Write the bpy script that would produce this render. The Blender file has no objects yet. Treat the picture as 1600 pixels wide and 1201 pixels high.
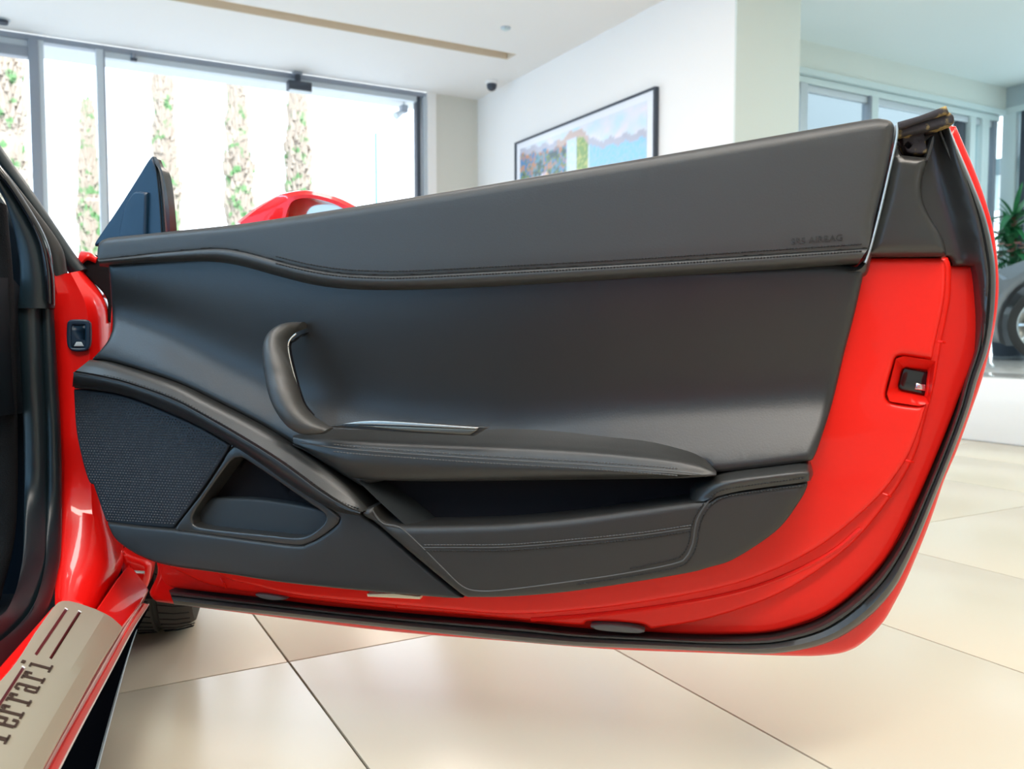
import bpy, bmesh, math, random
import numpy as np
from math import sin, cos, tan, atan, atan2, radians, pi, sqrt
from mathutils import Vector, Matrix
from mathutils.geometry import delaunay_2d_cdt
random.seed(7); rng = np.random.default_rng(7)
SC = bpy.context.scene; COL = SC.collection

# ------------------------------------------------------------ camera, world, lights
FPX = 1324.0; YAW = radians(28.9); PITCH = atan(80.5 / FPX)
CAM = np.array([0.0, 0.0, 0.64])
FW = np.array([sin(YAW)*cos(PITCH), cos(YAW)*cos(PITCH), -sin(PITCH)])
RT = np.array([cos(YAW), -sin(YAW), 0.0]); UP = np.cross(RT, FW)
cd = bpy.data.cameras.new('camera'); cam = bpy.data.objects.new('camera', cd); COL.objects.link(cam)
cam.location = CAM; cam.rotation_euler = (pi/2 - PITCH, 0, -YAW)
cd.sensor_width = 36; cd.lens = FPX*36/1600; cd.clip_start = 0.02; cd.clip_end = 300
cd.dof.use_dof = True; cd.dof.focus_distance = 1.22; cd.dof.aperture_fstop = 7.5
SC.camera = cam
vs = SC.view_settings; vs.view_transform = 'Standard'; vs.look = 'None'; vs.gamma = 1; vs.use_curve_mapping = False
vs.exposure = 0.0
SC.cycles.max_bounces = 10; SC.cycles.diffuse_bounces = 5; SC.cycles.glossy_bounces = 5
SC.cycles.sample_clamp_indirect = 6; SC.cycles.use_denoising = True
w = bpy.data.worlds.new('sky'); SC.world = w; w.use_nodes = True
wn = w.node_tree.nodes; bg = wn['Background']
tc = wn.new('ShaderNodeTexCoord'); sx = wn.new('ShaderNodeSeparateXYZ'); cr = wn.new('ShaderNodeValToRGB')
w.node_tree.links.new(tc.outputs['Generated'], sx.inputs[0]); w.node_tree.links.new(sx.outputs['Z'], cr.inputs[0])
cr.color_ramp.elements[0].color = (0.93, 0.965, 1.0, 1); cr.color_ramp.elements[1].color = (0.55, 0.75, 1.0, 1)
w.node_tree.links.new(cr.outputs[0], bg.inputs[0]); bg.inputs[1].default_value = 3.0
def sun(rot, e, col):
    l = bpy.data.lights.new('sun', 'SUN'); l.energy = e; l.color = col; l.angle = 0.01
    o = bpy.data.objects.new('sun', l); COL.objects.link(o); o.rotation_euler = rot; o.location = (0, 0, 9)
sun((radians(38), 0, radians(10)), 5.0, (1, .95, .86))
def area(name, loc, size, e, col, rot=(0, 0, 0)):
    l = bpy.data.lights.new(name, 'AREA'); l.shape = 'RECTANGLE'; l.size = size[0]; l.size_y = size[1]; l.energy = e; l.color = col
    o = bpy.data.objects.new(name, l); COL.objects.link(o); o.location = loc; o.rotation_euler = rot
area('ceiling_fill', (-.4, -1.1, 3.47), (4.2, 0.5), 140, (1, .92, .82))  # unseen fill lights added under the ceiling, here and below
area('ceiling_fill', (-.2, 0.7, 3.47), (0.4, 3.0), 58, (1, .97, .93))
area('ceiling_fill', (3.4, 0.6, 3.47), (0.5, 4.0), 50, (1, .91, .80))
area('ceiling_fill', (2.3, 5.2, 3.47), (0.5, 3.0), 60, (1, .90, .80))  # added warm fill for the artwork wall
area('ceiling_fill', (8.0, 2.5, 3.47), (2.4, 0.8), 105, (.90, 1, .97))  # added greenish fill to brighten the right-hand room
area('ceiling_fill', (-3.0, 1.5, 3.47), (0.5, 4.0), 130, (.45, .73, 1))  # added blue fill standing in for cool light from the left

# ------------------------------------------------------------ helpers
def ray(x, y): return FW*FPX + RT*(x-800) + UP*(600.5-y)
def hit(x, y, P, N):
    r = ray(x, y); return CAM + r*(np.dot(P-CAM, N)/np.dot(r, N))
def zhit(x, y, z): return hit(x, y, np.array([0, 0, z]), np.array([0, 0, 1.]))
def yhit(x, y, Y): return hit(x, y, np.array([0, Y, 0.]), np.array([0, 1., 0]))
def xhit(x, y, X): return hit(x, y, np.array([X, 0, 0.]), np.array([1., 0, 0]))
class Frame:
    def __init__(s, O, E1, E2, N): s.O, s.E1, s.E2, s.N = [np.array(v, float) for v in (O, E1, E2, N)]
    def w(s, a, b, n): return s.O + s.E1*a + s.E2*b + s.N*n
    def px(s, x, y, n=0.0):                       # a sight line meets the plane n above this one -> (a, b)
        q = hit(x, y, s.O + s.N*n, s.N) - s.O; return np.array([np.dot(q, s.E1), np.dot(q, s.E2)])
    def P(s, x, y, n=0.0):
        a, b = s.px(x, y, n); return s.w(a, b, n)
Z3 = np.array([0, 0, 1.])
_d = radians(133); DD = np.array([sin(_d), cos(_d), 0]); DN = np.array([cos(_d), -sin(_d), 0])
DOOR = Frame(zhit(235, 943, .195) + DN*.05, DD, Z3, DN)
DOOR.O[2] = 0
_c = radians(13.5); CA = np.array([sin(_c), cos(_c), 0]); CR = np.array([cos(_c), -sin(_c), 0])
JAMB = Frame(CA*1.56, CR, Z3, -CA)
_t = radians(23); _ref = zhit(112, 1060, .24)
SILL = Frame(np.array([_ref[0], _ref[1], 0])+Z3*.24-CA*np.dot(_ref, CA), CA, -CR*cos(_t)+Z3*sin(_t), Z3*cos(_t)+CR*sin(_t))
SKIRT = Frame(Z3*.193, CA, -CR, Z3)
SIDE = Frame(CR*-.19, CA, Z3, CR)

MATS = {}
def mat(name, col, rough=.5, metal=0, coat=0, spec=.5, noise=None, bump=None, emit=None, trans=0, sheen=0):
    """noise=(scale, colour2, amount)  bump=(scale, strength, distance)"""
    m = bpy.data.materials.new(name); m.use_nodes = True; nt = m.node_tree; b = nt.nodes['Principled BSDF']
    b.inputs['Base Color'].default_value = (*col, 1); b.inputs['Roughness'].default_value = rough
    b.inputs['Metallic'].default_value = metal; b.inputs['Coat Weight'].default_value = coat
    b.inputs['Coat Roughness'].default_value = .04
    b.inputs['Specular IOR Level'].default_value = spec; b.inputs['Transmission Weight'].default_value = trans
    t = nt.nodes.new('ShaderNodeTexCoord')
    if noise:
        n = nt.nodes.new('ShaderNodeTexNoise'); n.inputs['Scale'].default_value = noise[0]; n.inputs['Detail'].default_value = 5
        nt.links.new(t.outputs['Object'], n.inputs['Vector'])
        r = nt.nodes.new('ShaderNodeValToRGB'); r.color_ramp.elements[0].position = .5-noise[2]; r.color_ramp.elements[1].position = .5+noise[2]
        r.color_ramp.elements[0].color = (*col, 1); r.color_ramp.elements[1].color = (*noise[1], 1)
        nt.links.new(n.outputs['Fac'], r.inputs[0]); nt.links.new(r.outputs[0], b.inputs['Base Color'])
    if bump:
        n = nt.nodes.new('ShaderNodeTexNoise'); n.inputs['Scale'].default_value = bump[0]; n.inputs['Detail'].default_value = 3
        nt.links.new(t.outputs['Object'], n.inputs['Vector'])
        u = nt.nodes.new('ShaderNodeBump'); u.inputs['Strength'].default_value = bump[1]; u.inputs['Distance'].default_value = bump[2]
        nt.links.new(n.outputs['Fac'], u.inputs['Height']); nt.links.new(u.outputs[0], b.inputs['Normal'])
    if emit: b.inputs['Emission Color'].default_value = (*emit[0], 1); b.inputs['Emission Strength'].default_value = emit[1]
    MATS[name] = m; return m
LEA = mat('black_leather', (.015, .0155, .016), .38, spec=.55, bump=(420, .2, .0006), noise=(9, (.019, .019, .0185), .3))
LEM = mat('black_leather_half_lit', (.026, .026, .024), .38, spec=.55, bump=(420, .2, .0006))  # same black hide, lightened partway for the light on it
LEU = mat('black_leather_lit', (.040, .040, .038), .42, spec=.55, bump=(420, .2, .0006))  # same black hide, light from above put into its colour
LEB = mat('black_leather_flat', (.022, .021, .019), .46, spec=.5, bump=(420, .2, .0006))
PLA = mat('charcoal_plastic', (.019, .020, .020), .42, spec=.5, bump=(700, .15, .0004))
PLG = mat('smooth_trim_plastic', (.026, .026, .025), .30, spec=.6)
RUB = mat('seal_rubber', (.030, .031, .030), .38, spec=.55, bump=(60, .05, .001))
RUD = mat('worn_rubber', (.022, .018, .022), .7, noise=(55, (.42, .30, .10), .13), bump=(90, .6, .003))
RUD.node_tree.nodes['Color Ramp'].color_ramp.elements[0].position = .53
RUD.node_tree.nodes['Color Ramp'].color_ramp.elements[1].position = .64
RED = mat('red_paint', (.80, .008, .006), .30, coat=.7, spec=.3)
REI = mat('red_paint_inner', (.80, .014, .007), .40, coat=.3, spec=.2)
BLK = mat('dark_lining_and_shade', (.006, .006, .008), .85, spec=.2)  # black parts and linings; also shade painted into gaps and the pocket
GLB = mat('gloss_black', (.006, .006, .008), .12, coat=.5)
STT = mat('grey_thread', (.065, .065, .063), .6)
STD = mat('dark_thread', (.012, .012, .012), .7)
CHR = mat('satin_metal', (.78, .78, .76), .22, metal=1)
EDG = mat('pale_edge_trim', (.46, .58, .66), .3, metal=.1)
ALU = mat('brushed_plate', (.50, .455, .35), .36, metal=.35, bump=(30, .03, .001))
ENG = mat('engraved_brown', (.05, .03, .022), .5)
ENM = mat('engraved_maroon', (.10, .012, .015), .45)
LIP = mat('pale_lip_and_glint', (.80, .76, .74), .3)  # sill lip; also painted glints on the sill edge, lines and letters
TYR = mat('tyre_rubber', (.030, .029, .027), .75, bump=(80, .1, .002))
CPT = mat('charcoal_carpet', (.006, .012, .017), .95, bump=(500, .8, .002))
NAV = mat('navy_black_plastic', (.006, .030, .065), .38)
RUL = mat('blue_lit_rubber', (.008, .018, .024), .36, spec=.5)  # seal rubber with the cool light from the left in its colour
MIR = mat('mirror_glass', (.80, .74, .60), .10, metal=.6)
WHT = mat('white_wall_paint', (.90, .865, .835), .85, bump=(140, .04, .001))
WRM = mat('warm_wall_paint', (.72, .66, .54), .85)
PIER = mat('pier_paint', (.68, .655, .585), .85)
GRN = mat('green_lit_white_paint', (.71, .75, .70), .85)  # white paint with green light from the glass put into its colour
CEI = mat('ceiling_paint', (.84, .81, .79), .9)
CEG = mat('green_lit_ceiling_paint', (.80, .87, .86), .9)  # ceiling white carrying the right room's green light in its colour
SLT = mat('beige_slot_lining', (.72, .61, .48), .8)
TIL = mat('cream_porcelain_tile', (.635, .59, .465), .24, spec=.4, noise=(1.3, (.625, .565, .45), .25), bump=(9, .012, .004))
GRT = mat('dark_grout', (.10, .085, .06), .9)
PLW = mat('white_gloss_platform', (.78, .77, .74), .15, coat=.4)
ALF = mat('grey_window_aluminium', (.28, .31, .36), .4, metal=.3)
ALL = mat('pale_window_aluminium', (.55, .60, .64), .4, metal=.2)
ALW = mat('white_window_aluminium', (.62, .72, .72), .45)
DGR = mat('dark_grey_housing', (.04, .05, .07), .5)
CAR = mat('silver_car_paint', (.20, .215, .23), .28, metal=.6, coat=1)
LFG = mat('palm_leaf', (.015, .12, .05), .45, noise=(6, (.04, .24, .08), .2))
CYP = mat('cypress_foliage', (.16, .34, .13), .8, noise=(4, (.50, .42, .34), .05))
CYP.node_tree.nodes['Color Ramp'].color_ramp.elements[0].position = .38; CYP.node_tree.nodes['Color Ramp'].color_ramp.elements[1].position = .46
BRK = mat('bark', (.16, .10, .06), .9)
PNK = mat('pink_petals', (.85, .38, .36), .6)
CON = mat('pale_concrete', (.75, .75, .73), .9)
def glassmat(name, col, tint):
    m = bpy.data.materials.new(name); m.use_nodes = True; nt = m.node_tree; nt.nodes.clear()
    o = nt.nodes.new('ShaderNodeOutputMaterial'); mx = nt.nodes.new('ShaderNodeMixShader')
    t = nt.nodes.new('ShaderNodeBsdfTransparent'); g = nt.nodes.new('ShaderNodeBsdfGlossy')
    t.inputs[0].default_value = (*col, 1); g.inputs['Roughness'].default_value = .02; mx.inputs[0].default_value = .012
    nt.links.new(t.outputs[0], mx.inputs[1]); nt.links.new(g.outputs[0], mx.inputs[2])
    nt.links.new(mx.outputs[0], o.inputs[0]); return m
GLS = glassmat('clear_glazing', (.97, .985, 1), 0); GLT = glassmat('green_tinted_glazing', (.86, .93, .94), 0)
GLB2 = glassmat('blue_tinted_glazing', (.60, .81, .97), 0)  # tint added to throw blue light onto the door leather
GLD = mat('dark_car_glass', (.01, .012, .015), .05, coat=1)

WLOC = {}
def link(name, me, parent=None, origin=(0, 0, 0), label=None, kind=None):
    o = bpy.data.objects.new(name, me); COL.objects.link(o); org = Vector(origin); WLOC[o.name] = org
    if parent is not None:
        o.parent = parent; o.location = org - WLOC[parent.name]
    else: o.location = org
    if label: o['label'] = label
    if kind: o['kind'] = kind
    return o
def mesh(name, V, Fc, m, parent=None, label=None, kind=None, angle=38, origin=None, recalc=True):
    V = np.array(V, float)
    if origin is None: origin = np.array([(V[:, 0].min()+V[:, 0].max())/2, (V[:, 1].min()+V[:, 1].max())/2, V[:, 2].min()])
    me = bpy.data.meshes.new(name); me.from_pydata([tuple(v) for v in V-np.array(origin)], [], Fc)
    if recalc:
        b = bmesh.new(); b.from_mesh(me); bmesh.ops.remove_doubles(b, verts=b.verts, dist=1e-6); bmesh.ops.recalc_face_normals(b, faces=b.faces); b.to_mesh(me); b.free()
    me.polygons.foreach_set('use_smooth', [True]*len(me.polygons)); me.set_sharp_from_angle(angle=radians(angle))
    me.materials.append(m); me.update()
    return link(name, me, parent, origin, label, kind)
def thing(name, label, cat, loc, group=None):
    o = bpy.data.objects.new(name, None); COL.objects.link(o); o.location = loc; WLOC[o.name] = Vector(loc)
    o.empty_display_size = .05; o['label'] = label; o['category'] = cat
    if group: o['group'] = group
    return o
def tag(o, label, cat, group=None):
    o['label'] = label; o['category'] = cat
    if group: o['group'] = group
    return o
class MB:
    def __init__(s): s.V = []; s.F = []
    def add(s, V, F):
        k = len(s.V); s.V += [tuple(v) for v in V]; s.F += [tuple(i+k for i in f) for f in F]; return s
    def box(s, a, b, bev=0):
        x0, x1 = sorted((a[0], b[0])); y0, y1 = sorted((a[1], b[1])); z0, z1 = sorted((a[2], b[2]))
        if bev <= 0:
            V = [(x, y, z) for z in (z0, z1) for y in (y0, y1) for x in (x0, x1)]
            return s.add(V, [(0, 2, 3, 1), (4, 5, 7, 6), (0, 1, 5, 4), (2, 6, 7, 3), (0, 4, 6, 2), (1, 3, 7, 5)])
        bm = bmesh.new(); bmesh.ops.create_cube(bm, size=1)
        for v in bm.verts: v.co = Vector(((x0+x1)/2+v.co.x*(x1-x0), (y0+y1)/2+v.co.y*(y1-y0), (z0+z1)/2+v.co.z*(z1-z0)))
        bmesh.ops.bevel(bm, geom=bm.edges[:]+bm.verts[:], offset=bev, segments=2, affect='EDGES', profile=.6)
        bm.verts.index_update(); V = [v.co[:] for v in bm.verts]; F = [tuple(v.index for v in f.verts) for f in bm.faces]; bm.free(); return s.add(V, F)
    def tube(s, pts, r, seg=10, cap=True):
        pts = [np.array(p, float) for p in pts]; rs = r if hasattr(r, '__len__') else [r]*len(pts); V = []; F = []
        t0 = pts[1]-pts[0]; ref = np.array([0, 0, 1.]) if abs(t0[2]) < .9*np.linalg.norm(t0) else np.array([1., 0, 0])
        for i, p in enumerate(pts):
            t = pts[min(i+1, len(pts)-1)]-pts[max(i-1, 0)]; t = t/np.linalg.norm(t)
            u = np.cross(t, ref); u /= np.linalg.norm(u); v = np.cross(t, u)
            V += [p+rs[i]*(u*cos(2*pi*k/seg)+v*sin(2*pi*k/seg)) for k in range(seg)]
        for i in range(len(pts)-1):
            F += [(i*seg+k, i*seg+(k+1) % seg, (i+1)*seg+(k+1) % seg, (i+1)*seg+k) for k in range(seg)]
        if cap: F += [tuple(range(seg))[::-1], tuple((len(pts)-1)*seg+k for k in range(seg))]
        return s.add(V, F)
    def lathe(s, c, ax, prof, seg=48, closed=False):      # prof: (radius, offset along ax)
        c = np.array(c, float); ax = np.array(ax, float); ax /= np.linalg.norm(ax)
        ref = np.array([0, 0, 1.]) if abs(ax[2]) < .9 else np.array([1., 0, 0]); u = np.cross(ax, ref); u /= np.linalg.norm(u); v = np.cross(ax, u)
        V = [c+ax*h+(u*cos(2*pi*k/seg)+v*sin(2*pi*k/seg))*r for (r, h) in prof for k in range(seg)]; F = []; n = len(prof)
        for i in range(n if closed else n-1):
            j = (i+1) % n; F += [(i*seg+k, i*seg+(k+1) % seg, j*seg+(k+1) % seg, j*seg+k) for k in range(seg)]
        return s.add(V, F)
    def build(s, name, m, parent=None, **k): return mesh(name, s.V, s.F, m, parent, **k)
def box(name, a, b, m, parent=None, bev=0, **k): return MB().box(a, b, bev).build(name, m, parent, **k)

def crom(P, n):            # open spline through P resampled evenly to n points (any dimension)
    P = np.array(P, float)
    if len(P) == 2: return np.array([P[0]+(P[1]-P[0])*t for t in np.linspace(0, 1, n)])
    Q = np.vstack([2*P[0]-P[1], P, 2*P[-1]-P[-2]]); out = []
    for i in range(1, len(Q)-2):
        a, b, c, d = Q[i-1], Q[i], Q[i+1], Q[i+2]
        for t in np.linspace(0, 1, 16, endpoint=False):
            out.append(.5*((2*b)+(c-a)*t+(2*a-5*b+4*c-d)*t*t+(-a+3*b-3*c+d)*t**3))
    out.append(P[-1]); out = np.array(out)
    d = np.r_[0, np.cumsum(np.linalg.norm(np.diff(out[:, :2], axis=0), axis=1))]
    u = np.linspace(0, d[-1], n); return np.array([np.interp(u, d, out[:, k]) for k in range(out.shape[1])]).T
def outline(pts, step=4.0):   # closed px outline; a point with a third item is a corner
    n = len(pts); cor = [i for i, p in enumerate(pts) if len(p) > 2]
    P = [np.array(p[:2], float) for p in pts]
    if not cor:
        R = crom(P[-2:]+P+P[:3], 16*(n+4)); R = None
        out = []
        for i in range(n):
            a, b, c, d = P[i-1], P[i], P[(i+1) % n], P[(i+2) % n]; m = max(2, int(np.linalg.norm(c-b)/step))
            for t in np.linspace(0, 1, m, endpoint=False): out.append(.5*((2*b)+(c-a)*t+(2*a-5*b+4*c-d)*t*t+(-a+3*b-3*c+d)*t**3))
        return np.array(out)
    out = []
    for k in range(len(cor)):
        i, j = cor[k], cor[(k+1) % len(cor)]; idx = [i]; q = i
        while True:
            q = (q+1) % n; idx.append(q)
            if q == j: break
        seg = [P[t] for t in idx]; L = sum(np.linalg.norm(seg[t+1]-seg[t]) for t in range(len(seg)-1))
        out += list(crom(seg, max(2, int(L/step)+1))[:-1])
    return np.array(out)
def inpoly(pts, poly):
    x, y = pts[:, 0], pts[:, 1]; r = np.zeros(len(pts), bool); n = len(poly)
    for i in range(n):
        x0, y0 = poly[i]; x1, y1 = poly[(i+1) % n]
        if y0 == y1: continue
        c = ((y0 > y) != (y1 > y)) & (x < (x1-x0)*(y-y0)/(y1-y0)+x0); r ^= c
    return r
def dist(pts, poly):
    d = np.full(len(pts), 1e9); n = len(poly)
    for i in range(n):
        a = poly[i]; b = poly[(i+1) % n]-a; L = b@b
        if L < 1e-14: continue
        t = np.clip(((pts-a)@b)/L, 0, 1); q = pts-(a+t[:, None]*b); d = np.minimum(d, np.sqrt((q*q).sum(1)))
    return d
def trace(fr, pts, nf, step=4.0):
    o = outline(pts, step) if not isinstance(pts, np.ndarray) else pts; R = []
    for x, y in o:
        n = 0.0
        ab = fr.px(x, y, n)
        for _ in range(6): n = float(nf(ab[None, :])[0]); ab = fr.px(x, y, n)
        R.append(ab)
    return np.array(R)
def const(v): return lambda p: np.full(len(p), v)
def plate(fr, name, pts, nf, m, parent, r=.004, h=None, thick=.02, grid=.02, holes=(), hthick=None, step=4.0, back=False, label=None, kind=None, local=None, angle=38, hmul=None):
    if not callable(nf): nf = const(nf)
    h = r if h is None else h
    B = local if local is not None else trace(fr, pts, nf, step)
    area2 = sum(B[i, 0]*B[(i+1) % len(B), 1]-B[(i+1) % len(B), 0]*B[i, 1] for i in range(len(B)))
    if area2 < 0: B = B[::-1]
    H = [trace(fr, q, nf, step) for q in holes]
    loops = [B]+H; alls = np.vstack(loops); pts_l = [alls]; edges = []; k = 0
    for L in loops:
        edges += [(k+i, k+(i+1) % len(L)) for i in range(len(L))]; k += len(L)
    def ok(Q, dmin):
        s = inpoly(Q, B)
        for q in H: s &= ~inpoly(Q, q)
        d = np.min([dist(Q, L) for L in loops], axis=0); return s & (d > dmin)
    if r > 0:
        for f in (.1, .35, .7, 1.0):
            for L, sg in [(B, 1)]+[(q, -1) for q in H]:
                a = sum(L[i, 0]*L[(i+1) % len(L), 1]-L[(i+1) % len(L), 0]*L[i, 1] for i in range(len(L))); s2 = sg*(1 if a > 0 else -1)
                t = np.roll(L, -1, 0)-np.roll(L, 1, 0); t /= np.maximum(np.linalg.norm(t, axis=1), 1e-9)[:, None]
                Q = L+s2*np.c_[-t[:, 1], t[:, 0]]*r*f; Q = Q[ok(Q, r*f*.93)]
                if len(Q): pts_l.append(Q)
    lo, hi = B.min(0), B.max(0)
    gx = np.arange(lo[0], hi[0], grid); gy = np.arange(lo[1], hi[1], grid*.87)
    G = np.array([(x+(grid/2 if j % 2 else 0), y) for j, y in enumerate(gy) for x in gx])
    if len(G):
        G = G[ok(G, max(r*1.15, grid*.4))]
        if len(G): pts_l.append(G)
    A = np.vstack(pts_l)
    V, _, Fc, _, _, _ = delaunay_2d_cdt([Vector(p) for p in A], edges, [], 0, 1e-7)
    V = np.array([(v.x, v.y) for v in V]); Fc = [tuple(f) for f in Fc]
    cen = np.array([V[list(f)].mean(0) for f in Fc]); keep = inpoly(cen, B)
    for q in H: keep &= ~inpoly(cen, q)
    Fc = [f for f, kk in zip(Fc, keep) if kk]
    d = np.min([dist(V, L) for L in loops], axis=0); n = nf(V)
    hm = (lambda q: 1.0) if hmul is None else hmul
    if r > 0: n = n-hm(V)*h*(1-np.sqrt(np.clip(1-(1-np.clip(d/r, 0, 1))**2, 0, 1)))
    W = [fr.w(a, b, c) for (a, b), c in zip(V, n)]
    kk = 0
    for li, L in enumerate(loops):
        th = thick if li == 0 else (hthick or thick)
        nn = nf(L)-(h*hm(L) if r > 0 else 0); base = len(W)
        W += [fr.w(a, b, c) for (a, b), c in zip(L, nn)]+[fr.w(a, b, c-th) for (a, b), c in zip(L, nn)]
        q = len(L); Fc += [(base+i, base+(i+1) % q, base+q+(i+1) % q, base+q+i) for i in range(q)]
        if back and li == 0: Fc.append(tuple(base+q+i for i in range(q)))
    return mesh(name, W, Fc, m, parent, label=label, kind=kind, angle=angle)
def ribbon(fr, name, A, B, prof, m, parent, n=60, nadd=None, skirt=.02, label=None, kind=None, angle=50):
    """surface between two px lines A, B; prof = [(t, height)], nadd = heights added along the length"""
    A = crom(A, n); B = crom(B, n); na = np.zeros(n) if nadd is None else crom([(i, v) for i, v in enumerate(nadd)], n)[:, 1]
    W = []; c = len(prof)+2
    for i in range(n):
        for j, (t, h) in enumerate([(0, prof[0][1]-skirt)]+list(prof)+[(1, prof[-1][1]-skirt)]):
            if j == 0: a, b = fr.px(*A[i], prof[0][1]+na[i]); W.append(fr.w(a, b, h+na[i])); continue
            if j == c-1: a, b = fr.px(*B[i], prof[-1][1]+na[i]); W.append(fr.w(a, b, h+na[i])); continue
            q = A[i]+(B[i]-A[i])*t; W.append(fr.P(q[0], q[1], h+na[i]))
    F = [(i*c+j, i*c+j+1, (i+1)*c+j+1, (i+1)*c+j) for i in range(n-1) for j in range(c-1)]
    F += [tuple(range(c)), tuple((n-1)*c+j for j in range(c))[::-1]]
    return mesh(name, W, F, m, parent, label=label, kind=kind, angle=angle)
def tubeLR(fr, name, L, R, nc, h, m, parent, n=60, seg=20, label=None, kind=None, power=1.0):
    L = crom(L, n); R = crom(R, n); nc = crom([(i, v) for i, v in enumerate(nc)], n)[:, 1]
    h = crom([(i, v) for i, v in enumerate(h)], n)[:, 1] if hasattr(h, '__len__') else np.full(n, h); W = []
    for i in range(n):
        for k in range(seg):
            th = 2*pi*k/seg; t = (1-np.sign(cos(th))*abs(cos(th))**power)/2; dn = np.sign(sin(th))*abs(sin(th))**power
            a = fr.px(*(L[i]+(R[i]-L[i])*t), nc[i]); W.append(fr.w(a[0], a[1], nc[i]+h[i]*dn))
    F = [(i*seg+k, i*seg+(k+1) % seg, (i+1)*seg+(k+1) % seg, (i+1)*seg+k) for i in range(n-1) for k in range(seg)]
    F += [tuple(range(seg)), tuple((n-1)*seg+k for k in range(seg))[::-1]]
    return mesh(name, W, F, m, parent, label=label, kind=kind, angle=60)
def loft(fr, name, rows, m, parent, nu=80, nv=24, label=None):
    """rows of (px, py, n); a 2-item entry ('s', n) keeps the previous spot at another depth"""
    R = []
    for row in rows:
        out = []
        for e in row:
            if len(e) == 2: out.append((out[-1][0], out[-1][1], e[1]))
            else: a, b = fr.px(e[0], e[1], e[2]); out.append((a, b, e[2]))
        R.append(out)
    R = np.array(R)
    def sp(P, n):
        Q = np.concatenate([[2*P[0]-P[1]], P, [2*P[-1]-P[-2]]]); u = np.linspace(0, len(P)-1-1e-9, n); o = []
        for x in u:
            i = int(x); t = x-i; a, b, c, d = Q[i], Q[i+1], Q[i+2], Q[i+3]
            o.append(.5*((2*b)+(c-a)*t+(2*a-5*b+4*c-d)*t*t+(-a+3*b-3*c+d)*t**3))
        return np.array(o)
    S = sp(R, nu); S = np.array([sp(s, nv) for s in S])
    W = [fr.w(*p) for s in S for p in s]; F = [(i*nv+j, i*nv+j+1, (i+1)*nv+j+1, (i+1)*nv+j) for i in range(nu-1) for j in range(nv-1)]
    return mesh(name, W, F, m, parent, label=label, angle=60)
def stitches(fr, name, line, n, m, parent, pitch=5.0, ln=3.4, wd=.0009):
    L = crom(line, 400); d = np.r_[0, np.cumsum(np.linalg.norm(np.diff(L, axis=0), axis=1))]; mb = MB()
    for u in np.arange(1, d[-1]-ln, pitch):
        a = np.array([np.interp(u, d, L[:, k]) for k in (0, 1)]); b = np.array([np.interp(u+ln, d, L[:, k]) for k in (0, 1)])
        na = n if not callable(n) else float(n(np.array([fr.px(*a, .05)]))[0])
        mb.tube([fr.P(*a, na), (fr.P(*a, na+wd)+fr.P(*b, na+wd))/2, fr.P(*b, na)], wd, 5)
    return mb.build(name, m, parent, kind='stuff')
def cord(fr, name, line, n, m, parent, r=.0009, N=120, label=None):
    L = crom(line, N); nn = (lambda q: n) if not callable(n) else (lambda q: float(n(np.array([fr.px(*q, .05)]))[0]))
    return MB().tube([fr.P(q[0], q[1], nn(q)) for q in L], r, 6).build(name, m, parent, label=label)

# ------------------------------------------------------------ room
ZC = 3.5; YW = 9.5; XP = 4.76; YE = 5.03; XE = 5.45; YR = 6.05; XR = 9.95; XL = -6.5; YB = -6.0
def struct(o): o['kind'] = 'structure'; return o
fl = struct(box('floor', (XL, YB, -.12), (XR, YW, -.006), GRT))
xs = [-3.8+.6*i+.202 for i in range(9)]     # column edges; measured joints at x=.40, 1.00, 1.60, 2.215, 3.43, 4.15, 4.8
xs = [-3.8, -3.2, -2.6, -2.0, -1.4, -.8, -.2, .40, .996, 1.60, 2.215, 3.43, 4.15, 4.838]
tm = {}
rest = MB()
def tile(x0, x1, y0, y1, near):
    g = .0022; a, b = x1-x0-2*g, y1-y0-2*g
    if a < .02 or b < .02: return
    if not near: rest.box((x0+g, y0+g, -.006), (x1-g, y1-g, 0)); return
    k = (round(a, 4), round(b, 4))
    if k not in tm:
        o = MB().box((-a/2, -b/2, -.006), (a/2, b/2, 0), .0006).build('tile', TIL, fl, origin=(0, 0, 0)); tm[k] = o.data; WLOC['x'] = 0
    else: o = bpy.data.objects.new('tile', tm[k]); COL.objects.link(o); o.parent = fl
    o.location = Vector(((x0+x1)/2, (y0+y1)/2, 0))-WLOC['floor']
for i in range(len(xs)-1):
    y = (1.627 if xs[i] < 2.0 else 1.80)-1.2*7
    while y < YW:
        y0, y1 = max(y, YB), min(y+1.2, YW)
        if y1 > y0: tile(xs[i], xs[i+1], y0, y1, y1 > .3 and xs[i] > -.9)
        y += 1.2
x = XL
while x < -3.8:
    y = YB
    while y < YW: rest.box((x+.002, y+.002, -.006), (min(x+.9, -3.8)-.002, min(y+1.2, YW)-.002, 0)); y += 1.2
    x += .9
rest.build('tile_field', TIL, fl, kind='stuff')
# raised white platform on the right
pm = MB().box((4.84, YB, 0), (XE, YE, .38), .006).box((XE+.0005, YB, 0), (XR, YR, .38), .006)
struct(pm.build('trim_1', PLW, label='white raised display platform with glossy top'))
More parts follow.
